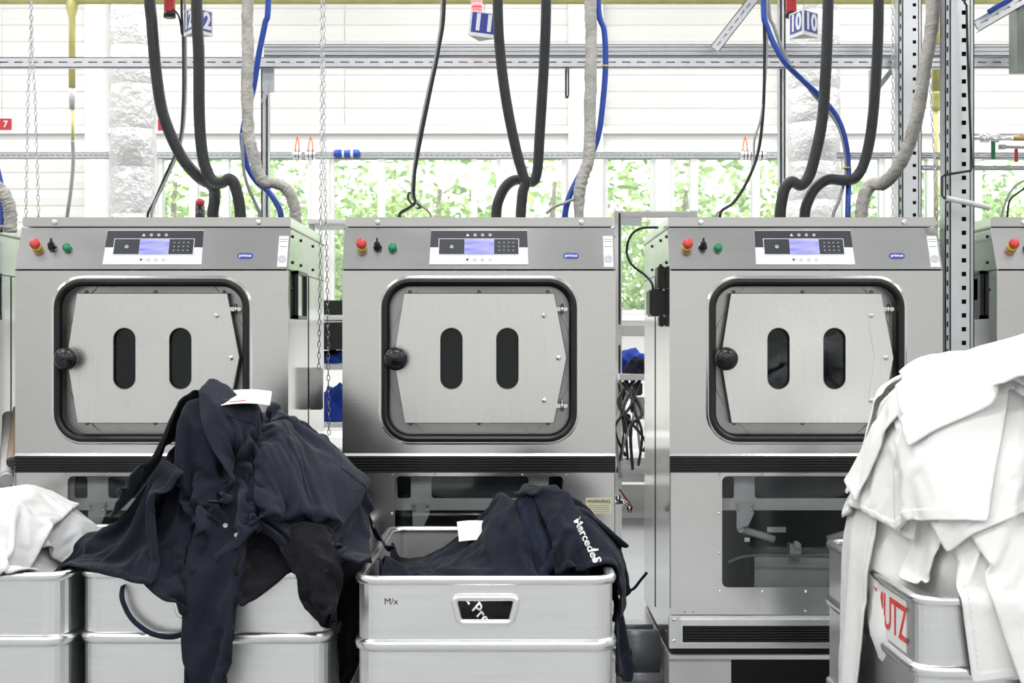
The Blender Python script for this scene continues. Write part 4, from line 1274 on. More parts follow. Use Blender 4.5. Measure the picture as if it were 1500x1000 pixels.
# name: (centre pixel at the front, distance of the front, yaw)
def bin_x(px, d): return (px - 750) * d / F
BINS = {'grey': (-90, 3.86, 0.0, 'aluminium laundry bin of pale grey laundry at the left edge'),
        'navy': (300, 3.90, 0.0, 'aluminium laundry bin buried under the tall navy clothes pile'),
        'open': (711, 3.80, 0.0, 'aluminium laundry bin with open handle slot holding low dark jackets'),
        'white': (1345 + 205, 3.49, 0.0, 'aluminium laundry bin with red lettering overflowing with white laundry')}
bin0 = make_bin()
bins = {}
for i, (k, (px, d, yaw, lb)) in enumerate(BINS.items()):
    o = bin0 if i == 0 else copy_tree(bin0)
    o.location = (bin_x(px, d), d, 0); o.rotation_euler = (0, 0, yaw)
    bins[k] = tag(o, lb, 'laundry bin', 'aluminium laundry bins')
lettering('marker_scribble', 'M/x', .022, T(-.231, -.0012, .613) @ FACE, BLACK, bins['open'], depth=.0004)
mb = MB(); mb.box(-BW/2 - .0022, -BW/2 - .0004, .10, .62, .528, .648)
lab = mb.build('bin_sign', PAPER, bins['white']); lab['label'] = 'white sign with red capital letters'
SIDE = Matrix(((0, 0, -1, 0), (-1, 0, 0, 0), (0, 1, 0, 0), (0, 0, 0, 1)))
lettering('sign_lettering', 'SCHMUTZ', .118, T(-BW/2 - .003, .36, .588) @ SIDE, REDPAINT, lab, bold=.0012, depth=.0004, spacing=.96)
# ------------------------------------------------------------------ laundry: garments draped by simulation
def pattern(poly, h):
    """triangulated flat cut of cloth; poly is a list of (u, v)"""
    bd = []
    n = len(poly)
    for i in range(n):
        a, b = Vector(poly[i]), Vector(poly[(i + 1) % n])
        m = max(1, int(round((b - a).length / h)))
        bd += [a.lerp(b, k / m) for k in range(m)]
    us = [p.x for p in bd]; vs = [p.y for p in bd]
    def inside(p):
        c = False; j = len(poly) - 1
        for i in range(len(poly)):
            xi, yi = poly[i]; xj, yj = poly[j]
            if (yi > p.y) != (yj > p.y) and p.x < (xj - xi) * (p.y - yi) / (yj - yi) + xi: c = not c
            j = i
        return c
    arr = np.array([(p.x, p.y) for p in bd])
    pts = list(bd)
    r = 0; v = min(vs) + h * .45
    while v < max(vs):
        u = min(us) + h * .5 + (h * .5 if r % 2 else 0)
        while u < max(us):
            p = Vector((u, v))
            if inside(p) and np.min(np.hypot(arr[:, 0] - u, arr[:, 1] - v)) > h * .55: pts.append(p)
            u += h
        v += h * .866; r += 1
    nb = len(bd)
    res = delaunay_2d_cdt(pts, [(i, (i + 1) % nb) for i in range(nb)], [list(range(nb))], 1, 1e-6)
    return [(p.x, p.y) for p in res[0]], [tuple(f) for f in res[2]]

def accordion(uv, amp, lam, phase=0.0, axis=0):
    """fold a flat cut into waves without stretching it"""
    us = np.linspace(min(p[axis] for p in uv) - .01, max(p[axis] for p in uv) + .01, 500)
    th = amp * np.sin(2 * math.pi * us / lam + phase) * (.75 + .25 * np.sin(us * 9.1 + phase))
    du = us[1] - us[0]
    X = np.cumsum(np.cos(th)) * du; Z = np.cumsum(np.sin(th)) * du
    X -= X.mean(); Z -= Z.mean()
    q = np.array([p[axis] for p in uv]); o = np.array([p[1 - axis] for p in uv])
    a = np.interp(q, us, X); z = np.interp(q, us, Z)
    return [(a[i], o[i], z[i]) if axis == 0 else (o[i], a[i], z[i]) for i in range(len(uv))]

GARMENTS = {}
class Garment:
    pass
from mathutils.bvhtree import BVHTree
def surfaces():
    vs = []; fs = []
    for o in COLLIDERS:
        b = len(vs); M = o.matrix_world
        vs += [M @ v.co for v in o.data.vertices]
        fs += [tuple(i + b for i in p.vertices) for p in o.data.polygons]
    return BVHTree.FromPolygons(vs, fs)
def settle(g, grip=.05):
    """lower the cut until it first touches what lies below, and hold it at that spot"""
    bpy.context.view_layer.update()
    tr = surfaces(); me = g.o.data; best = -9; bi = 0
    for v in me.vertices:
        if g.key[0] == 'o' and v.co.x < ox - .29: continue
        hit = tr.ray_cast(Vector((v.co.x, v.co.y, 3.0)), Vector((0, 0, -1)))[0]
        if hit and hit.z - v.co.z > best: best = hit.z - v.co.z; bi = v.index
    c = me.vertices[bi].co.copy()
    for v in me.vertices: v.co.z += best + .014
    idx = [v.index for v in me.vertices if math.hypot(v.co.x - c.x, v.co.y - c.y) < grip]
    vg = g.o.vertex_groups.new(name='held'); vg.add(idx, 1.0, 'ADD')
    g.o.modifiers['cloth'].settings.vertex_group_mass = 'held'
    me.update()
def garment(key, name, label, cat, mat, poly, h, loc, rotz=0.0, tilt=(0, 0), amp=0.0, lam=.2, phase=0.0, axis=0, group=None,
            bend=.03, mass=.25, stiff=12, selfc=True, vel=None, thick=.0028, friction=60):
    g = Garment(); g.key = key; g.mat = mat; g.thick = thick
    uv, fs = pattern(poly, h)
    g.uv = uv
    co = accordion(uv, amp, lam, phase, axis) if amp else [(u, v, .004 * math.sin(u * 23 + phase) * math.sin(v * 19)) for u, v in uv]
    M = Matrix.Translation(loc) @ Matrix.Rotation(rotz, 4, 'Z') @ Matrix.Rotation(tilt[0], 4, 'X') @ Matrix.Rotation(tilt[1], 4, 'Y')
    me = bpy.data.meshes.new(name); me.from_pydata([tuple(M @ Vector(p)) for p in co], [], fs); me.update()
    me.materials.append(mat)
    o = link_mesh(name, me); g.o = o
    tag(o, label, cat, group)
    md = o.modifiers.new('cloth', 'CLOTH'); st = md.settings
    st.quality = 4; st.mass = mass; st.tension_stiffness = stiff; st.compression_stiffness = stiff * .7
    st.shear_stiffness = stiff * .4; st.bending_stiffness = bend; st.air_damping = 1.2
    st.tension_damping = 8; st.compression_damping = 8; st.shear_damping = 8; st.bending_damping = .8
    cs = md.collision_settings; cs.collision_quality = 2; cs.distance_min = .006; cs.friction = friction
    cs.use_self_collision = selfc; cs.self_distance_min = .006; cs.self_friction = 8
    GARMENTS[key] = g
    return g

COLLIDERS = []
def collider(o):
    o.modifiers.new('collision', 'COLLISION')
    o.collision.thickness_outer = .008; o.collision.thickness_inner = .03
    o.collision.cloth_friction = 80; o.collision.damping = .4
    COLLIDERS.append(o)

def run_round(keys, frames, grip=.05):
    for k in keys: settle(GARMENTS[k], grip)
    for k in keys:
        pc = GARMENTS[k].o.modifiers['cloth'].point_cache
        pc.frame_start = 1; pc.frame_end = frames + 2
    scene.frame_start = 1; scene.frame_end = frames + 2
    for f in range(1, frames + 1):
        scene.frame_set(f)
    dg = bpy.context.evaluated_depsgraph_get()
    baked = [(GARMENTS[k], bpy.data.meshes.new_from_object(GARMENTS[k].o.evaluated_get(dg))) for k in keys]
    for g, me in baked:
        g.o.modifiers.remove(g.o.modifiers['cloth'])
        old = g.o.data; nm = old.name; g.o.data = me; bpy.data.meshes.remove(old); me.name = nm
    scene.frame_set(1)
    for g, me in baked: collider(g.o)

def heap(name, label, c, r, mat, seed, lump=.10, p=2.0):
    bm = bmesh.new(); bmesh.ops.create_icosphere(bm, subdivisions=5, radius=1.0)
    for v in bm.verts:
        n = v.co.copy()
        q = (abs(n.x)**p + abs(n.y)**p + abs(n.z)**p) ** (-1/p)
        k = 1 + lump * noise.noise(n * 2.0 + Vector((seed, 0, 0))) + lump * .5 * abs(noise.noise(n * 5.0 + Vector((0, seed, 0)))) - .035 * abs(noise.noise(Vector((n.x * 9, n.y * 9, n.z * 4)) + Vector((seed, 2, 0)))) ** .6
        v.co = Vector((c[0] + n.x * r[0] * k * q, c[1] + n.y * r[1] * k * q, c[2] + n.z * r[2] * k * q))
    for f in bm.faces: f.smooth = True
    me = bpy.data.meshes.new(name); bm.to_mesh(me); bm.free(); me.materials.append(mat)
    o = link_mesh(name, me)
    tag(o, label, 'laundry', kind='stuff')
    collider(o)
    return o

def bin_solid(k):
    b = bins[k]; x, y = b.location.x, b.location.y
    mb = MB()
    if k in ('open', 'grey'):
        o_ = .010; i_ = .018; X = BW/2
        for x0, x1, y0, y1 in ((x-X-o_, x-X+i_, y-o_, y+BL+o_), (x+X-i_, x+X+o_, y-o_, y+BL+o_), (x-X, x+X, y-o_, y+i_), (x-X, x+X, y+BL-i_, y+BL+o_)):
            mb.box(x0, x1, y0, y1, .1, BH + .006)
    else:
        mb.box(x - BW/2 - .010, x + BW/2 + .010, y - .010, y + BL + .010, .05, BH + .006)
    o = mb.build('bin_proxy', ALU, bevel=.008)
    collider(o); return o
proxies = [bin_solid(k) for k in BINS]
mb = MB(); mb.box(-4, 4, 2.5, 4.98, -.2, -.002); fp = mb.build('floor_proxy', ALU); collider(fp); proxies.append(fp)

def bc(k): return bins[k].location
nx, ny = bc('navy').x, bc('navy').y
wx_, wy = bc('white').x, bc('white').y
ox, oy = bc('open').x, bc('open').y
gx, gy = bc('grey').x, bc('grey').y

heap('navy_laundry', 'mass of dark clothes filling the bin beneath the navy jacket', (nx + .075, ny + .47, .60), (.285, .40, .385), BLACKF, 1.0, .10, 3.0)
heap('white_laundry', 'mass of white linen filling the bin beneath the white shirts', (wx_ - .02, wy + .50, .66), (.31, .43, .45), WHITEF, 2.0, .16, 2.2)
heap('dark_laundry', 'mass of black clothes filling the low bin beneath the jackets', (ox + .0, oy + .52, .46), (.295, .48, .165), BLACKF, 3.0, .10, 4.0)
bundle = heap('bundled_garment', 'black garment bundled against the right rim of the low bin', (ox + .19, oy + .40, .64), (.12, .17, .085), BLACKF, 6.0, .2)
bundle['kind'] = 'thing'
heap('pale_laundry', 'mass of pale linen filling the bin at the left edge', (gx, gy + .5, .58), (.28, .44, .21), OFFWHITE, 4.0)

def R_(w, l): return [(-w/2, -l/2), (w/2, -l/2), (w/2, l/2), (-w/2, l/2)]
def shirt(w, l, sl, sw, flare=.0):
    """cut of a shirt or jacket laid flat: hem at -v, collar at +v, sleeves to both sides"""
    a = w/2
    return [(-a - flare, -l/2), (a + flare, -l/2), (a, l/2 - sw), (a + sl, l/2 - sw - sl*.45), (a + sl + sw*.32, l/2 - sl*.45 - sw*.15), (a*.92, l/2 + .01),
            (.09, l/2 + .035), (.06, l/2 + .075), (-.06, l/2 + .075), (-.09, l/2 + .035), (-a*.92, l/2 + .01), (-a - sl - sw*.32, l/2 - sl*.45 - sw*.15), (-a - sl, l/2 - sw - sl*.45), (-a, l/2 - sw)]
def trousers(w, l):
    return [(-w/2, l/2), (-w/2 - .02, -l/2), (-.02, -l/2), (0, l*.2), (.02, -l/2), (w/2 + .02, -l/2), (w/2, l/2)]
PI = math.pi
NG, WG, OG, GG = 'garments in the tall navy pile', 'garments in the white pile', 'garments in the low dark bin', 'cloths in the pale bin'
HN = .0165
def leg_tube(key, name, label, cat, mat, w, l, p0, dirv, group, amp=.0, n=10, bend=.01, mass=.3):
    """flattened fabric tube, open at both ends: a sleeve or trouser leg starting at p0 and laid along dirv"""
    g = garment(key, name, label, cat, mat, [(0, 0), (.05, 0), (0, .05)], .05, (0, 0, 0), group=group, bend=bend, mass=mass)
    m = int(l / (w / n)); t = Vector(dirv).normalized()
    x = t.cross(Vector((0, 0, 1))).normalized(); u = x.cross(t)
    vs = []; fs = []; k2 = 2 * n
    for i in range(m + 1):
        for k in range(k2):
            a = 2 * PI * k / k2
            cx = math.cos(a) * w / 2 * (1 - .12 * i / m); cu = math.sin(a) * .016 * (1 + .5 * math.sin(k * 1.7 + i * .6))
            vs.append(Vector(p0) + t * (l * i / m) + x * cx + u * (cu + amp * math.sin(i * .55)))
    for i in range(m):
        for k in range(k2):
            fs.append((i*k2+k, i*k2+(k+1) % k2, (i+1)*k2+(k+1) % k2, (i+1)*k2+k))
    me = g.o.data; me.clear_geometry(); me.from_pydata([tuple(v) for v in vs], [], fs); me.update()
    if not me.materials: me.materials.append(mat)
    g.uv = None
    return g
# round 1
leg_tube('n1', 'work_trousers', 'dark trouser leg hanging down the front of the bin under the navy jacket', 'trousers', NAVY2, .19, .95, (nx + .04, ny + .36, 1.0), (-.05, -1, -.5), NG)
garment('w1', 'white_cloth', 'long white cloth hanging over the left side of the lettered bin', 'cloth', WHITEF, R_(.30, 1.05), HN, (wx_ - .52, wy + .50, 1.06), PI/2 + .05, tilt=(0, 0), amp=.9, lam=.10, group=WG, bend=.01)
garment('o1', 'work_shirt', 'black shirt lying at the back of the low bin', 'shirt', BLACKF, R_(.50, .56), HN, (ox - .02, oy + .60, .82), .5, amp=.8, lam=.08, group=OG, bend=.004)
garment('g1', 'grey_cloth', 'grey cloth lying folded at the right of the pale bin', 'cloth', GREYF, R_(.50, .56), HN, (gx + .14, gy + .50, .92), .4, amp=1.0, lam=.13, group=GG, bend=.004)
garment('w8', 'white_shirt', 'white shirt hanging over the front left corner of the lettered bin', 'shirt', WHITEF, R_(.42, .62), HN, (wx_ - .10, wy - .02, 1.2), -.15, tilt=(.75, 0), amp=.85, lam=.14, group=WG, bend=.004)
run_round(['n1', 'w1', 'o1', 'g1', 'w8'], 36)
# round 2
garment('n2', 'work_shirt', 'black shirt bunched at the front right under the navy jacket', 'shirt', BLACKF, R_(.50, .60), HN, (nx + .19, ny + .05, 1.10), -.3, tilt=(.6, 0), amp=1.05, lam=.11, group=NG, bend=.003)
garment('w2', 'white_shirt', 'white shirt hanging down the front of the lettered bin', 'shirt', WHITEF, shirt(.52, .74, .22, .15), HN, (wx_ - .01, wy - .10, 1.26), .10, tilt=(.75, 0), amp=.75, lam=.15, group=WG, bend=.004)
garment('o2', 'work_jacket', 'near black jacket slung over the right rim of the low bin', 'jacket', NAVY2, shirt(.40, .46, .20, .14), HN * .9, (ox + .26, oy + .38, .86), -.9, amp=.8, lam=.09, group=OG, bend=.01)
garment('g2', 'pale_sheet', 'crumpled off-white sheet on top of the pale bin', 'sheet', OFFWHITE, R_(.62, .80), HN, (gx - .06, gy + .30, .96), .15, tilt=(.2, 0), amp=.95, lam=.13, group=GG, bend=.004)
run_round(['n2', 'w2', 'o2', 'g2'], 36)
# round 3
garment('n3', 'work_shirt', 'dark navy shirt draped at the front left under the navy jacket', 'shirt', NAVY2, R_(.52, .62), HN, (nx - .17, ny + .06, 1.08), .4, tilt=(.6, 0), amp=1.05, lam=.12, group=NG, bend=.003)
garment('w3', 'white_shirt', 'white shirt lying bunched on the left shoulder of the white pile', 'shirt', WHITEF, R_(.50, .62), HN, (wx_ - .27, wy + .46, 1.30), .2, tilt=(0, -.6), amp=1.0, lam=.14, group=WG, bend=.004)
garment('o3', 'work_jacket', 'navy jacket with pale piping at the back of the low bin', 'jacket', NAVY, R_(.40, .50), HN * .9, (ox + .04, oy + .66, .90), -.2, amp=.8, lam=.08, group=OG, bend=.004)
garment('g3', 'blue_cloth', 'small royal blue cloth between the pale bin and the navy pile', 'cloth', ROYAL, R_(.07, .12), HN, (gx + .33, gy + .30, .90), .3, amp=.9, lam=.08, group=GG, bend=.003)
run_round(['n3', 'w3', 'o3', 'g3'], 36)
# round 4
garment('n4', 'work_shirt', 'dark shirt with loose hem at the front middle under the navy jacket', 'shirt', NAVY2, R_(.46, .50), HN, (nx + .06, ny + .08, 1.1), .1, tilt=(.7, 0), amp=1.05, lam=.12, group=NG, bend=.003)
garment('w4', 'white_sheet', 'white sheet folded over the front of the white pile', 'sheet', WHITEF, R_(.60, .56), HN, (wx_ - .08, wy + .16, 1.36), -.25, tilt=(.5, 0), amp=.95, lam=.15, group=WG, bend=.004)
garment('o4', 'work_jacket', 'dark indigo jacket lying across the front of the low bin', 'jacket', INDIGO, shirt(.40, .46, .16, .13), HN * .9, (ox + .0, oy + .32, .86), .55, tilt=(.12, -.1), amp=.7, lam=.09, group=OG, bend=.004)
run_round(['n4', 'w4', 'o4'], 36)
# round 5
garment('n5', 'work_shirt', 'crumpled navy shirt slipping off the left front corner of the pile', 'shirt', NAVY2, R_(.36, .46), HN, (nx - .33, ny + .10, 1.0), .9, tilt=(.4, -.45), amp=1.0, lam=.11, group=NG, bend=.003)
garment('w5', 'white_shirt', 'white shirt with hanging sleeve at the left edge of the white pile', 'shirt', WHITEF, shirt(.34, .48, .26, .13), HN, (wx_ - .22, wy + .18, 1.34), -.6, tilt=(.45, -.3), amp=.85, lam=.14, group=WG, bend=.004)
garment('o5', 'work_shirt', 'dark shirt filling the left front corner of the low bin', 'shirt', NAVY2, R_(.46, .42), HN, (ox - .12, oy + .26, .86), .1, amp=.8, lam=.08, group=OG, bend=.004)
run_round(['n5', 'w5', 'o5'], 36)
# round 6
leg_tube('n7', 'work_sleeve', 'black sleeve with open cuff sticking out at the right front of the navy pile', 'garment', BLACKF, .16, .30, (nx + .25, ny + .05, 1.02), (.35, -1, -.8), NG, bend=.03)
garment('w7', 'white_shirt', 'white shirt spread over the right front of the white pile', 'shirt', WHITEF, R_(.56, .60), HN, (wx_ + .18, wy + .20, 1.34), .5, tilt=(.5, .2), amp=.9, lam=.15, group=WG, bend=.004)
garment('o6', 'work_jacket', 'black jacket bunched on the right rim of the low bin', 'jacket', NAVY2, R_(.40, .44), HN, (ox + .31, oy + .32, .86), .4, amp=.7, lam=.10, group=OG, bend=.01)
run_round(['n7', 'w7', 'o6'], 36)
# round 7
garment('n6', 'work_jacket', 'large navy work jacket spread over the top of the tall pile', 'jacket', NAVY, [p if p[0] < .36 else (.36 + (p[0] - .36) * .3, p[1] + (.0 if p[1] > .3 else .03)) for p in shirt(.66, .74, .38, .21, .04)], .0165, (nx + .15, ny + .14, 1.22), .28, tilt=(.6, .12), amp=.16, lam=.23, group=NG, bend=.05)
cs_ = GARMENTS['n6'].o.modifiers['cloth'].collision_settings; cs_.collision_quality = 4; cs_.distance_min = .011
GARMENTS['n6'].o.modifiers['cloth'].settings.quality = 5
garment('w6', 'white_coat', 'white coat crowning the top of the white pile', 'coat', WHITEF, shirt(.50, .70, .34, .17), HN, (wx_ - .04, wy + .42, 1.38), -.35, tilt=(.15, 0), amp=.65, lam=.17, group=WG, bend=.012)
run_round(['n6', 'w6'], 42)

for p in proxies: COLLIDERS.remove(p); bpy.data.objects.remove(p, do_unlink=True)
for o in COLLIDERS: o.modifiers.remove(o.modifiers['collision'])
def loop_subdivide(V, T_):
    """one step of smooth triangle subdivision; V rows may carry extra columns"""
    E = np.sort(np.concatenate([T_[:, [0, 1]], T_[:, [1, 2]], T_[:, [2, 0]]]), axis=1)
    opp = np.concatenate([T_[:, 2], T_[:, 0], T_[:, 1]])
    U, inv, cnt = np.unique(E, axis=0, return_inverse=True, return_counts=True)
    inv = inv.ravel()
    osum = np.zeros((len(U), V.shape[1])); np.add.at(osum, inv, V[opp])
    mid = (V[U[:, 0]] + V[U[:, 1]]) / 2
    inner = cnt == 2
    ev = np.where(inner[:, None], (V[U[:, 0]] + V[U[:, 1]]) * .375 + osum * .125, mid)
    n = len(V)
    deg = np.zeros(n); nb = np.zeros_like(V)
    for a, b in ((0, 1), (1, 0)):
        np.add.at(deg, U[:, a], 1); np.add.at(nb, U[:, a], V[U[:, b]])
    bU = U[~inner]; bdeg = np.zeros(n); bnb = np.zeros_like(V)
    for a, b in ((0, 1), (1, 0)):
        np.add.at(bdeg, bU[:, a], 1); np.add.at(bnb, bU[:, a], V[bU[:, b]])
    beta = np.where(deg == 3, 3/16, 3 / (8 * np.maximum(deg, 1)))
    nv = V * (1 - deg * beta)[:, None] + nb * beta[:, None]
    bd = bdeg == 2
    nv[bd] = V[bd] * .75 + bnb[bd] * .125
    nv[bdeg > 2] = V[bdeg > 2]
    m = len(T_); e0, e1, e2 = inv[:m] + n, inv[m:2*m] + n, inv[2*m:] + n
    NT = np.concatenate([np.stack([T_[:, 0], e0, e2], 1), np.stack([e0, T_[:, 1], e1], 1), np.stack([e2, e1, T_[:, 2]], 1), np.stack([e0, e1, e2], 1)])
    return np.concatenate([nv, ev]), NT
for g in GARMENTS.values():
    me = g.o.data
    me.calc_loop_triangles()
    V = np.array([tuple(v.co) for v in me.vertices])
    if g.uv: V = np.hstack([V, np.array(g.uv)])
    Tn = np.array([tuple(t.vertices) for t in me.loop_triangles])
    for _ in range(2 if g.key == 'n6' else 1): V, Tn = loop_subdivide(V, Tn)
    g.V, g.T = V, Tn
    nm = me.name; m2 = bpy.data.meshes.new(nm)
    m2.from_pydata(V[:, :3].tolist(), [], Tn.tolist()); m2.materials.append(g.mat)
    m2.polygons.foreach_set('use_smooth', [True] * len(m2.polygons)); m2.update()
    g.o.data = m2; bpy.data.meshes.remove(me); m2.name = nm
    g.o.vertex_groups.clear()
    s_ = g.o.modifiers.new('thickness', 'SOLIDIFY'); s_.thickness = g.thick; s_.offset = 0
# ------------------------------------------------------------------ seams, hems and bands that follow the cut of a garment
def surf(g, u, v, off=.0):
    UV = g.V[:, 3:5]; A = UV[g.T[:, 0]]; B = UV[g.T[:, 1]]; C_ = UV[g.T[:, 2]]
    p = np.array((u, v))
    v0 = B - A; v1 = C_ - A; v2 = p - A
    den = v0[:, 0] * v1[:, 1] - v1[:, 0] * v0[:, 1]
    den = np.where(abs(den) < 1e-12, 1e-12, den)
    b = (v2[:, 0] * v1[:, 1] - v1[:, 0] * v2[:, 1]) / den
    c = (v0[:, 0] * v2[:, 1] - v2[:, 0] * v0[:, 1]) / den
    m = np.minimum(np.minimum(b, c), 1 - b - c); i = int(np.argmax(m))
    if m[i] < -.35: return None
    t = g.T[i]; P0, P1, P2 = (g.V[k, :3] for k in t)
    q = P0 * (1 - b[i] - c[i]) + P1 * b[i] + P2 * c[i]
    n = np.cross(P1 - P0, P2 - P0); n = n / (np.linalg.norm(n) + 1e-9)
    return Vector(q), Vector(n)
def seam(g, pts, r=.0016, step=.012, name='seam', mat=None, both=True):
    runs = [[]]
    for a, b in zip(pts, pts[1:]):
        L = math.hypot(b[0] - a[0], b[1] - a[1]); m = max(2, int(L / step))
        for k in range(m + 1):
            h = surf(g, a[0] + (b[0] - a[0]) * k / m, a[1] + (b[1] - a[1]) * k / m)
            if h: runs[-1].append(h[0])
            elif runs[-1]: runs.append([])
    mb = MB()
    for rn in runs:
        if len(rn) > 3:
            q = [rn[0]] + [p for a_, p in zip(rn, rn[1:]) if (p - a_).length > .002]
            if len(q) > 3: mb.tube(q, r + g.thick / 2, 6)
    if mb.v: return mb.build(name, mat or g.mat, g.o)
def band(g, test, name, lift=.0035, mat=None):
    """a doubled strip of cloth: the faces whose cut position passes the test, thickened"""
    c = g.V[:, 3:5][g.T].mean(axis=1)
    sel = [k for k in range(len(g.T)) if test(c[k, 0], c[k, 1])]
    if not sel: return
    ids = {}; vs = []; fs = []
    for k in sel:
        f = []
        for i in g.T[k]:
            i = int(i)
            if i not in ids: ids[i] = len(vs); vs.append(tuple(g.V[i, :3]))
            f.append(ids[i])
        fs.append(f)
    me = bpy.data.meshes.new(name); me.from_pydata(vs, [], fs); me.materials.append(mat or g.mat)
    me.polygons.foreach_set('use_smooth', [True] * len(fs)); me.update()
    o = link_mesh(name, me, g.o)
    s_ = o.modifiers.new('thickness', 'SOLIDIFY'); s_.thickness = g.thick + lift; s_.offset = 0
    return o
g = GARMENTS['n6']; w_, l_, sl_, sw_ = .66, .74, .38, .21
a_ = w_ / 2
band(g, lambda u, v: v < -l_/2 + .055 and abs(u) < a_ + .1, 'hem_band')
band(g, lambda u, v: v > l_/2 + .012 and abs(u) < .1, 'collar', .006)
band(g, lambda u, v: abs(u) < .022 and v > -l_/2 + .055, 'placket')
for sx in (-1, 1):
    dirx, diry = .91, -.41
    band(g, lambda u, v: (sx * u - a_) * dirx + (v - (l_/2 - sw_*.5)) * diry > sl_ * 1.05 - .055 and sx * u > a_, 'cuff')
    seam(g, [(sx * a_ * .92, l_/2 + .005), (sx * (a_ - .02), l_/2 - sw_*.5), (sx * a_, l_/2 - sw_)], name='armhole_seam')
    seam(g, [(sx * .11, l_/2 + .02), (sx * .13, .1), (sx * .16, -l_/2 + .06)], name='panel_seam')
    seam(g, [(sx * a_, l_/2 - sw_*.45), (sx * (a_ + sl_*.9), l_/2 - sw_*.55 - sl_*.42)], name='sleeve_seam')
    band(g, lambda u, v: abs(sx * u - .21) < .065 and .02 < v < .075, 'pocket_flap')
seam(g, [(-a_ * .95, .16), (a_ * .95, .16)], name='yoke_seam')
for k_ in ('o4', 'o2', 'w2', 'w5', 'w6'):
    g = GARMENTS[k_]
    us = g.V[:, 3]; vs_ = g.V[:, 4]; v0 = float(vs_.min())
    band(g, lambda u, v: v < v0 + .028, 'hem_band', .002)
    seam(g, [(0, v0 + .02), (0, float(vs_.max()) - .08)], .0008, name='placket_seam')
for k_ in ('n2', 'n3', 'n4', 'n5', 'o1', 'o5', 'o6', 'w3', 'w4', 'w7', 'w1', 'w8', 'g2', 'g1'):
    g = GARMENTS[k_]
    v0 = float(g.V[:, 4].min()); u0 = float(g.V[:, 3].min()); v1 = float(g.V[:, 4].max())
    band(g, lambda u, v: v < v0 + .022 or v > v1 - .022 or u < u0 + .018, 'hem_band', .002)
g = GARMENTS['o3']
for v in (.03, .07, .16):
    seam(g, [(-.19, v), (.19, v)], .0012, name='piping', mat=OFFWHITE)
# ------------------------------------------------------------------ things on and in the garments
TREES_ = {k_: BVHTree.FromPolygons([Vector(v[:3]) for v in g.V.tolist()], g.T.tolist()) for k_, g in GARMENTS.items()}
EYE = Vector((0, 0, CAM_H))
def pick(px, py, only=None):
    """first garment surface seen at a pixel: (position, normal towards the eye, garment key)"""
    dirv = (W(px, py, 1.0) - EYE).normalized(); best = None
    for k_, tr in TREES_.items():
        if only and k_ not in only: continue
        h = tr.ray_cast(EYE, dirv)
        if h[0] is not None and (best is None or h[3] < best[3]): best = (h[0], h[1], k_, h[3])
    if not best: return None
    n = best[1] if best[1].dot(dirv) < 0 else -best[1]
    return best[0], n, best[2]
def frame_at(p, n, roll=0.0):
    z = n.normalized(); x = Vector((0, 0, 1)).cross(z)
    x = x.normalized() if x.length > 1e-3 else Vector((1, 0, 0))
    y = z.cross(x)
    M = Matrix(((x.x, y.x, z.x, p.x), (x.y, y.y, z.y, p.y), (x.z, y.z, z.z, p.z), (0, 0, 0, 1)))
    return M @ Matrix.Rotation(roll, 4, 'Z')
# snap buttons
for px, py in ((347, 784), (566, 790), (556, 763), (548, 770), (330, 770)):
    h = pick(px, py)
    if h:
        M = frame_at(h[0] + h[1] * .002, h[1])
        mb = MB(M); mb.lathe([(.0065, 0), (.0065, .0012), (.0045, .002), (.0035, .0008), (0, .001)], n=14)
        mb.build('snap_button', GREYM, GARMENTS[h[2]].o)
def decal(px, py, body, size, roll, only=None, mat=SIGNW):
    h = pick(px, py, only)
    if not h: return
    g = GARMENTS[h[2]]; tr = TREES_[h[2]]
    M = frame_at(h[0] - Vector((0, 1, 0)) * .0, Vector((0, -1, 0)), roll)
    me = text_mesh(body, size, depth=0.0, bold=.0006)
    bm = bmesh.new(); bm.from_mesh(me)
    bmesh.ops.triangulate(bm, faces=bm.faces[:])
    bmesh.ops.subdivide_edges(bm, edges=[e for e in bm.edges if e.calc_length() > .006], cuts=1)
    for v in bm.verts:
        p = M @ v.co
        q = tr.ray_cast(p - Vector((0, .25, 0)), Vector((0, 1, 0)))
        v.co = (q[0] - Vector((0, .007, 0))) if q[0] is not None and abs(q[0].y - h[0].y) < .15 else p - Vector((0, .007, 0))
    bm.to_mesh(me); bm.free(); me.materials.append(mat)
    return link_mesh('printed_lettering', me, g.o)
decal(858, 788, 'Mercedes', .028, math.radians(-64))
decal(872, 812, '1 S', .028, math.radians(-76))
hp_ = Garment(); hp_.o = bpy.data.objects['dark_laundry']; GARMENTS['heap_open'] = hp_
TREES_['heap_open'] = BVHTree.FromPolygons([v.co.copy() for v in hp_.o.data.vertices], [tuple(p.vertices) for p in hp_.o.data.polygons])
inside = [k_ for k_ in TREES_ if k_[0] == 'o'] + ['heap_open']
decal(699, 891, 't. Pre', .034, math.radians(-48), inside)
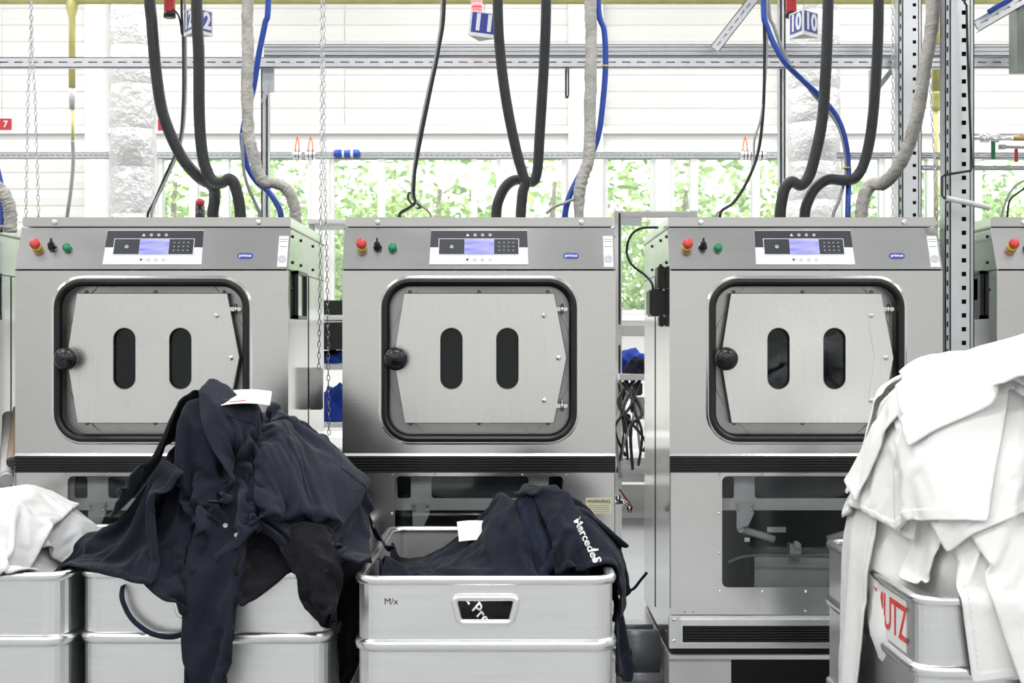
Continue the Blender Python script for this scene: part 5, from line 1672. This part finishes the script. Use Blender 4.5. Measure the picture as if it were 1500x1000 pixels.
# paper cards lying on the clothes
def card(px, py, w, h_, roll, label, tilt=.35, stripe=True, lift=.014):
    hit = pick(px, py)
    if not hit: return
    p = hit[0] + Vector((0, -.004, lift))
    t = empty('paper_card', p, label, 'card', 'paper cards on the clothes')
    t.rotation_euler = (tilt, 0, roll)
    mb = MB(); nxx = 10; vs = []; fs = []
    for j in range(2):
        for i in range(nxx + 1):
            q = i / nxx - .5
            for z in (0, .0008): vs.append((q * w, (j - .5) * h_, z - .05 * w * (q * 2) ** 2))
    for i in range(nxx):
        a, b, c, d_ = i*2, (i+1)*2, (nxx+1)*2 + (i+1)*2, (nxx+1)*2 + i*2
        fs += [(a+1, b+1, c+1, d_+1), (a, d_, c, b), (a, b, b+1, a+1), (d_, d_+1, c+1, c)]
    mb.add(vs, fs); mb.build('card_sheet', PAPER, t)
    if stripe:
        mb = MB(); mb.add([(-.34*w, -.40*h_, .0014 - .022*w), (.0, -.36*h_, .0016), (.0, -.28*h_, .0016), (-.34*w, -.34*h_, .0014 - .022*w)], [(0, 1, 2, 3)])
        mb.build('red_line', SIGNRED, t)
card(362, 588, .125, .11, .1, 'white paper card with red line on top of the tall navy pile', .30)
card(694, 786, .085, .08, .12, 'small blank white card on the dark jackets in the low bin', .6, False, .018)
# strap hanging in an arc in front of the buried bin
b_ = [(212, 800), (188, 835), (178, 868), (184, 892), (198, 912), (222, 928), (250, 933), (272, 926), (284, 914), (290, 900)]
ps = smooth_path([W(px, py, 3.865 + (.10 if py < 840 else 0)) for px, py in b_], 6)
mb = MB()
vs = []; fs = []
for i, p in enumerate(ps):
    t_ = (ps[min(i+1, len(ps)-1)] - ps[max(i-1, 0)]).normalized(); s_ = Vector((0, 1, 0)).cross(t_).normalized()
    for q, yo in ((-.007, 0), (.007, .004)): vs += [p + s_ * q + Vector((0, yo, 0)), p + s_ * q + Vector((0, yo + .002, 0))]
for i in range(len(ps) - 1):
    a = i * 4; b = a + 4
    fs += [(a, b, b+2, a+2), (a+1, a+3, b+3, b+1), (a, a+1, b+1, b), (a+2, b+2, b+3, a+3)]
mb.add(vs, fs, True)
tag(mb.build('apron_strap', INDIGO), 'thin dark strap hanging in an arc before the buried bin', 'strap')
b_ = [(880, 830), (894, 850), (905, 858), (915, 866), (928, 862), (938, 850), (948, 838)]
ps = smooth_path([W(px, py, 4.2) for px, py in b_], 6)
mb = MB(); mb.tube(ps, .004, 7); tag(mb.build('apron_strap', BLACKF), 'thin black strap looping off the right rim of the low bin', 'strap')

# ------------------------------------------------------------------ extra parts of single machines
M1, M2, M3, M0, M4 = (machines[k] for k in (1, 2, 3, 0, 4))
def side_window(m, sx, y0, y1, z0, z1, mat_in):
    x = sx * (HWID + .002)
    Rm = Matrix(((0, -sx, 0, x), (sx, 0, 0, 0), (0, 0, 1, 0), (0, 0, 0, 1)))   # local x runs along y
    mb = MB()
    a, b = sorted((x, x + sx * .012))
    for yy0, yy1, zz0, zz1 in ((y0, y1, z0, z0 + .012), (y0, y1, z1 - .012, z1), (y0, y0 + .012, z0, z1), (y1 - .012, y1, z0, z1)):
        mb.box(a, b, yy0, yy1, zz0, zz1)
    f = mb.build('side_window_frame', BLACK, m)
    a, b = sorted((x, x + sx * .003)); mb = MB(); mb.box(a, b, y0 + .012, y1 - .012, z0 + .012, z1 - .012); mb.build('side_window_cover', mat_in, f)
def yside(px, xw):   # depth of the point of a side wall seen at column px
    return abs(xw) * F / abs(px - 750) - MD
side_window(M1, 1, .13, .36, 1.065, 1.225, CHROME)
side_window(M0, 1, .13, .36, 1.065, 1.225, GREYM)
side_window(M4, -1, .13, .36, 1.065, 1.225, BLACK)
mb = MB(); mb.box(-HWID - .005, -HWID - .003, .19, .23, 1.13, 1.20); mb.build('warning_sticker', YEL, M4)
# plug socket with cable on machine ten
mb = MB(); mb.box(-HWID - .05, -HWID, .16, .30, 1.075, 1.165); s_ = mb.build('plug_socket', BLACK, M3, bevel=.006)
mb = MB(); mb.box(-HWID - .025, -HWID, .14, .24, 1.165, 1.24); mb.build('socket_flap', BLACK, s_, bevel=.004)
mb = MB(); mb.box(-HWID - .02, -HWID, .15, .21, 1.04, 1.076); mb.build('cable_gland', BLACK, s_, bevel=.004)
o0 = Vector((MX[3], MD, BASE_Z))
mb = MB(); mb.tube(smooth_path([W(958, 434, 5.24) - o0, W(955, 415, 5.26) - o0, W(944, 402, 5.3) - o0, W(926, 388, 5.32) - o0, W(918, 368, 5.33) - o0, W(924, 345, 5.33) - o0, W(940, 334, 5.32) - o0, W(964, 333, 5.3) - o0]), .0045, 8)
mb.build('plug_cable', BLACK, s_)
# grab handle at the side of machine twelve
d_ = 5.5
o1 = Vector((MX[1], MD, BASE_Z))
p0, p1 = W(455, 600, d_) - o1, W(473, 538, d_) - o1
mb = MB(); mb.box(HWID, p1.x, p0.y, p0.y + .03, p0.z, p1.z); mb.build('side_box', POLISH, M1, bevel=.004)
# warning label on the lower panel of machine eleven
mb = MB(); mb.box(lx(858), lx(896), -.0012, 0, lz(752), lz(729)); wl = mb.build('warning_label', LABELY, M2)
lettering('warning_text', 'WARNING', .0155, T(lx(877), -.0022, lz(734)) @ FACE, BLACK, wl, bold=.0, depth=.0002)
mb = MB()
for k_ in range(4): mb.box(lx(862), lx(892), -.0016, -.001, lz(740.6 + k_ * 3), lz(739.6 + k_ * 3))
mb.build('warning_print', GREYC, wl)
# clothes turning in the drum of machine ten
def drum_cloth(m, mat):
    n = 40; vs = []; fs = []
    cx, cz = lx(702), lz(525)
    for j in range(n + 1):
        for i in range(n + 1):
            x = (i / n - .5) * .46; z = (j / n - .62) * .40
            q = Vector((x * 9, z * 9, 2.2))
            y = .075 + .05 * abs(noise.noise(q)) + .03 * noise.noise(q * 2.3) + .25 * max(0, j / n - .72) ** 1.0 * 2
            vs.append((cx + x, y, cz + z))
    for j in range(n):
        for i in range(n): fs.append((j*(n+1)+i, j*(n+1)+i+1, (j+1)*(n+1)+i+1, (j+1)*(n+1)+i))
    mb = MB(); mb.add(vs, fs, True)
    o = mb.build('washing_load', mat, None)
    o.location = m.location
    tag(o, 'dark grey clothes pressed behind the door slots of machine ten', 'laundry')
drum_cloth(M3, fabric('wet_grey_cloth', (0.30, 0.31, 0.34), var=.3))

# ------------------------------------------------------------------ between and behind the machines
# drain pipes on the floor between machines eleven and ten
for (py0, py1, d_, lb) in ((922, 985, 5.25, 'thick grey drain pipe on the floor between machines eleven and ten'), (914, 932, 5.5, 'thinner grey pipe behind the thick drain pipe'), (985, 1010, 5.1, 'lower dark grey pipe near the floor between the machines')):
    r = (py1 - py0) / 2 * d_ / F; z_ = zz((py0 + py1) / 2, d_)
    mb = MB(); a_, b_2 = MX[2] + HWID - .18, MX[3] - HWID + .18
    mb.lathe([(r, a_ + .19), (r, b_2 - .19)], (0, d_, z_), 'x', 28)
    tag(mb.build('drain_pipe', PVC), lb, 'pipe', 'grey drain pipes')
# tap with red lever
d_ = 5.75
o0 = W(908, 735, d_); P_ = lambda px, py, dd=0: W(px, py, d_ + dd) - o0
t = empty('water_tap', o0, 'small chrome water tap with red lever beside machine eleven', 'tap')
mb = MB(); mb.tube([P_(890, 736), P_(912, 735)], .010, 10); mb.tube([P_(905, 736), P_(906, 724)], .011, 10); mb.tube(smooth_path([P_(910, 735), P_(916, 737), P_(921, 743), P_(923, 750)]), .009, 10); mb.lathe([(.013, 0), (.013, .02)], P_(922, 748), 'z', 10); mb.build('tap_body', CHROME, t)
mb = MB(); mb.bar(P_(907, 716, -.02), P_(927, 744, -.02), .008, .006); mb.build('tap_lever', RED, t)
# rolled tubes leaning between the two left machines
for i, (a_, b_2, r, lb) in enumerate((((26, 600), (17, 676), .017, 'cardboard tube with open end at the left edge'), ((13, 610), (10, 700), .022, 'white roll with grey cap at the left edge'))):
    p, q = W(*a_, 5.35), W(*b_2, 5.02)
    t = empty('packing_tube', q, lb, 'tube', 'tubes at the left edge')
    mb = MB(); mb.tube([p - q, Vector((0, 0, 0))], r, 16, caps=(i == 1)); mb.build('tube_wall', PAPER if i else simple('cardboard', (.55, .42, .32), .8), t)
    dr = (q - p).normalized()
    mb = MB(); mb.tube([-dr * .01, dr * .012], r * (1.06 if i else .9), 16); mb.build('tube_end', GREYM if i else DARK, t)  # dark plug paints the hollow of the open tube; the roll gets a cap
# aluminium profile rack with blue laundry behind the gap
d_ = 6.9
t = empty('profile_rack', W(925, 700, d_), 'white aluminium profile rack seen through the gap right of machine eleven', 'rack')
o0 = W(925, 700, d_)
def rb(px0, px1, py0, py1, y0, y1, name, mat):
    mb = MB(); a_ = W(px0, py1, d_) - o0; c_ = W(px1, py0, d_) - o0
    mb.box(a_.x, c_.x, y0, y1, a_.z, c_.z); return mb.build(name, mat, t, bevel=.002)
zf = 500 + CAM_H * F / d_
up_ = rb(899, 911, 308, zf - .5, 0, .04, 'upright', WHITEP)
rb(906, 909, 312, 475, -.003, .0, 'upright_slot', BLACK); rb(906, 909, 505, 600, -.003, .0, 'upright_slot', BLACK)
rb(1010, 1022, 308, zf - .5, 0, .04, 'upright', WHITEP)
rb(911.2, 1009.8, 309, 318, .003, .037, 'cross_rail', WHITEP); rb(911.2, 1009.8, 476, 492, .003, .037, 'cross_rail', WHITEP); rb(911.2, 1009.8, 694, 706, .003, .037, 'cross_rail', WHITEP)
rb(905, 1016, 547, 556, -.1, .5, 'shelf', WHITEP); rb(905, 1016, 668, 676, -.1, .5, 'shelf', WHITEP)
rb(911, 940, 318, 330, .005, .012, 'corner_bracket', GALV)
def clump(px, py, d, rx, ry, rz, mat, seed, name, lb, cat='cloth', group=None):
    c = W(px, py, d); c.z = W(px, py, d_).z + .004
    bm = bmesh.new(); bmesh.ops.create_icosphere(bm, subdivisions=4, radius=1)
    for v in bm.verts:
        n = v.co.copy(); k = 1 + .28 * noise.noise(n * 2.1 + Vector((seed, 3, 1))) + .14 * abs(noise.noise(n * 5 + Vector((seed, 1, 5))))
        v.co = Vector((n.x * rx * k, n.y * ry * k, (max(n.z, -.25) + .25) * rz * k))
    for f in bm.faces: f.smooth = True
    me = bpy.data.meshes.new(name); bm.to_mesh(me); bm.free(); me.materials.append(mat)
    return tag(link_mesh(name, me, None, loc=c), lb, cat, group)
BG = 'folded clothes on the rear racks'
clump(922, 547, d_ + .16, .09, .14, .075, ROYAL, 1, 'folded_cloth', 'royal blue clothes on the rear rack shelf right of machine eleven', group=BG)
clump(936, 547, d_ - .02, .06, .05, .05, NAVY2, 2, 'folded_cloth', 'dark clothes in front of the blue ones on the rear rack', group=BG)
# bundles of cables and valves under the shelf
r_ = random.Random(5)
for i in range(9):
    a_ = r_.uniform(905, 940); b_2 = r_.uniform(903, 942); c_ = r_.uniform(900, 945)
    mb = MB(); mb.tube(smooth_path([W(a_, 557, 6.85), W(b_2, r_.uniform(590, 610), 6.8), W(c_, r_.uniform(620, 650), 6.78), W((a_ + c_)/2 + r_.uniform(-8, 8), r_.uniform(660, 700), 6.8)]), r_.uniform(.004, .008), 6)
    tag(mb.build('wiring', BLACK if i % 3 else GREYC), 'tangled black and grey wiring hanging below the rear rack shelf', 'cable', 'tangled wiring under the rear rack')
mb = MB()
for px0, px1, py0, py1, y in ((906, 922, 560, 590, .05), (925, 934, 592, 606, .03), (914, 924, 606, 632, .0), (931, 943, 560, 580, .06), (910, 918, 640, 655, .02)):
    a_, c_ = W(px0, py1, 6.95), W(px1, py0, 6.95); mb.box(a_.x, c_.x, 6.95 + y, 7.02 + y, a_.z, c_.z)
tag(mb.build('control_box', BLACK, None, bevel=.006), 'black control boxes under the rear rack shelf', 'control box', kind='stuff')
mb = MB()
for px0, px1, py0, py1 in ((932, 946, 582, 614), (905, 912, 585, 612), (919, 927, 628, 640)):
    a_, c_ = W(px0, py1, 6.93), W(px1, py0, 6.93); mb.box(a_.x, c_.x, 6.93, 6.98, a_.z, c_.z)
tag(mb.build('white_terminal', WHITEP, None, bevel=.004), 'white terminal boxes among the wiring under the rack', 'terminal box', kind='stuff')
# rack in the gap between machines twelve and eleven
d_ = 7.2
t = empty('rear_shelf', W(492, 520, d_), 'white rear shelf with black trays seen through the gap left of machine eleven', 'shelf')
o0 = W(492, 520, d_); zf = 500 + CAM_H * F / d_
for px in (452, 520): rb(px, px + 8, 322, zf - .5, 0, .04, 'upright', WHITEP)
for py in (322, 462, 534, 618, 690): rb(452, 528, py, py + 7, -.05, .35, 'shelf_board', WHITEP)
rb(462, 518, 440, 460, -.04, .3, 'tray', BLACK); rb(462, 518, 472, 512, -.04, .3, 'tray', BLACK)
clump(486, 534, d_ + .1, .06, .1, .05, ROYAL, 4, 'folded_cloth', 'small blue cloth on the upper rear shelf behind the chain', group=BG)
clump(492, 618, d_ + .1, .08, .1, .12, ROYAL, 5, 'folded_cloth', 'blue clothes on the lower rear shelf behind the chain', group=BG)
# low white bench along the window wall
mb = MB(); mb.box(-3.4, 3.6, 10.2, 10.9, .55, .62); mb.box(-3.4, 3.6, 10.3, 10.36, .30, .36)
for x in (-3.3, -1.7, 0, 1.2, 2.4, 3.5): mb.box(x - .03, x + .03, 10.3, 10.36, 0, .55)
tag(mb.build('work_bench', WHITEP), 'long white work bench standing below the windows', 'bench')
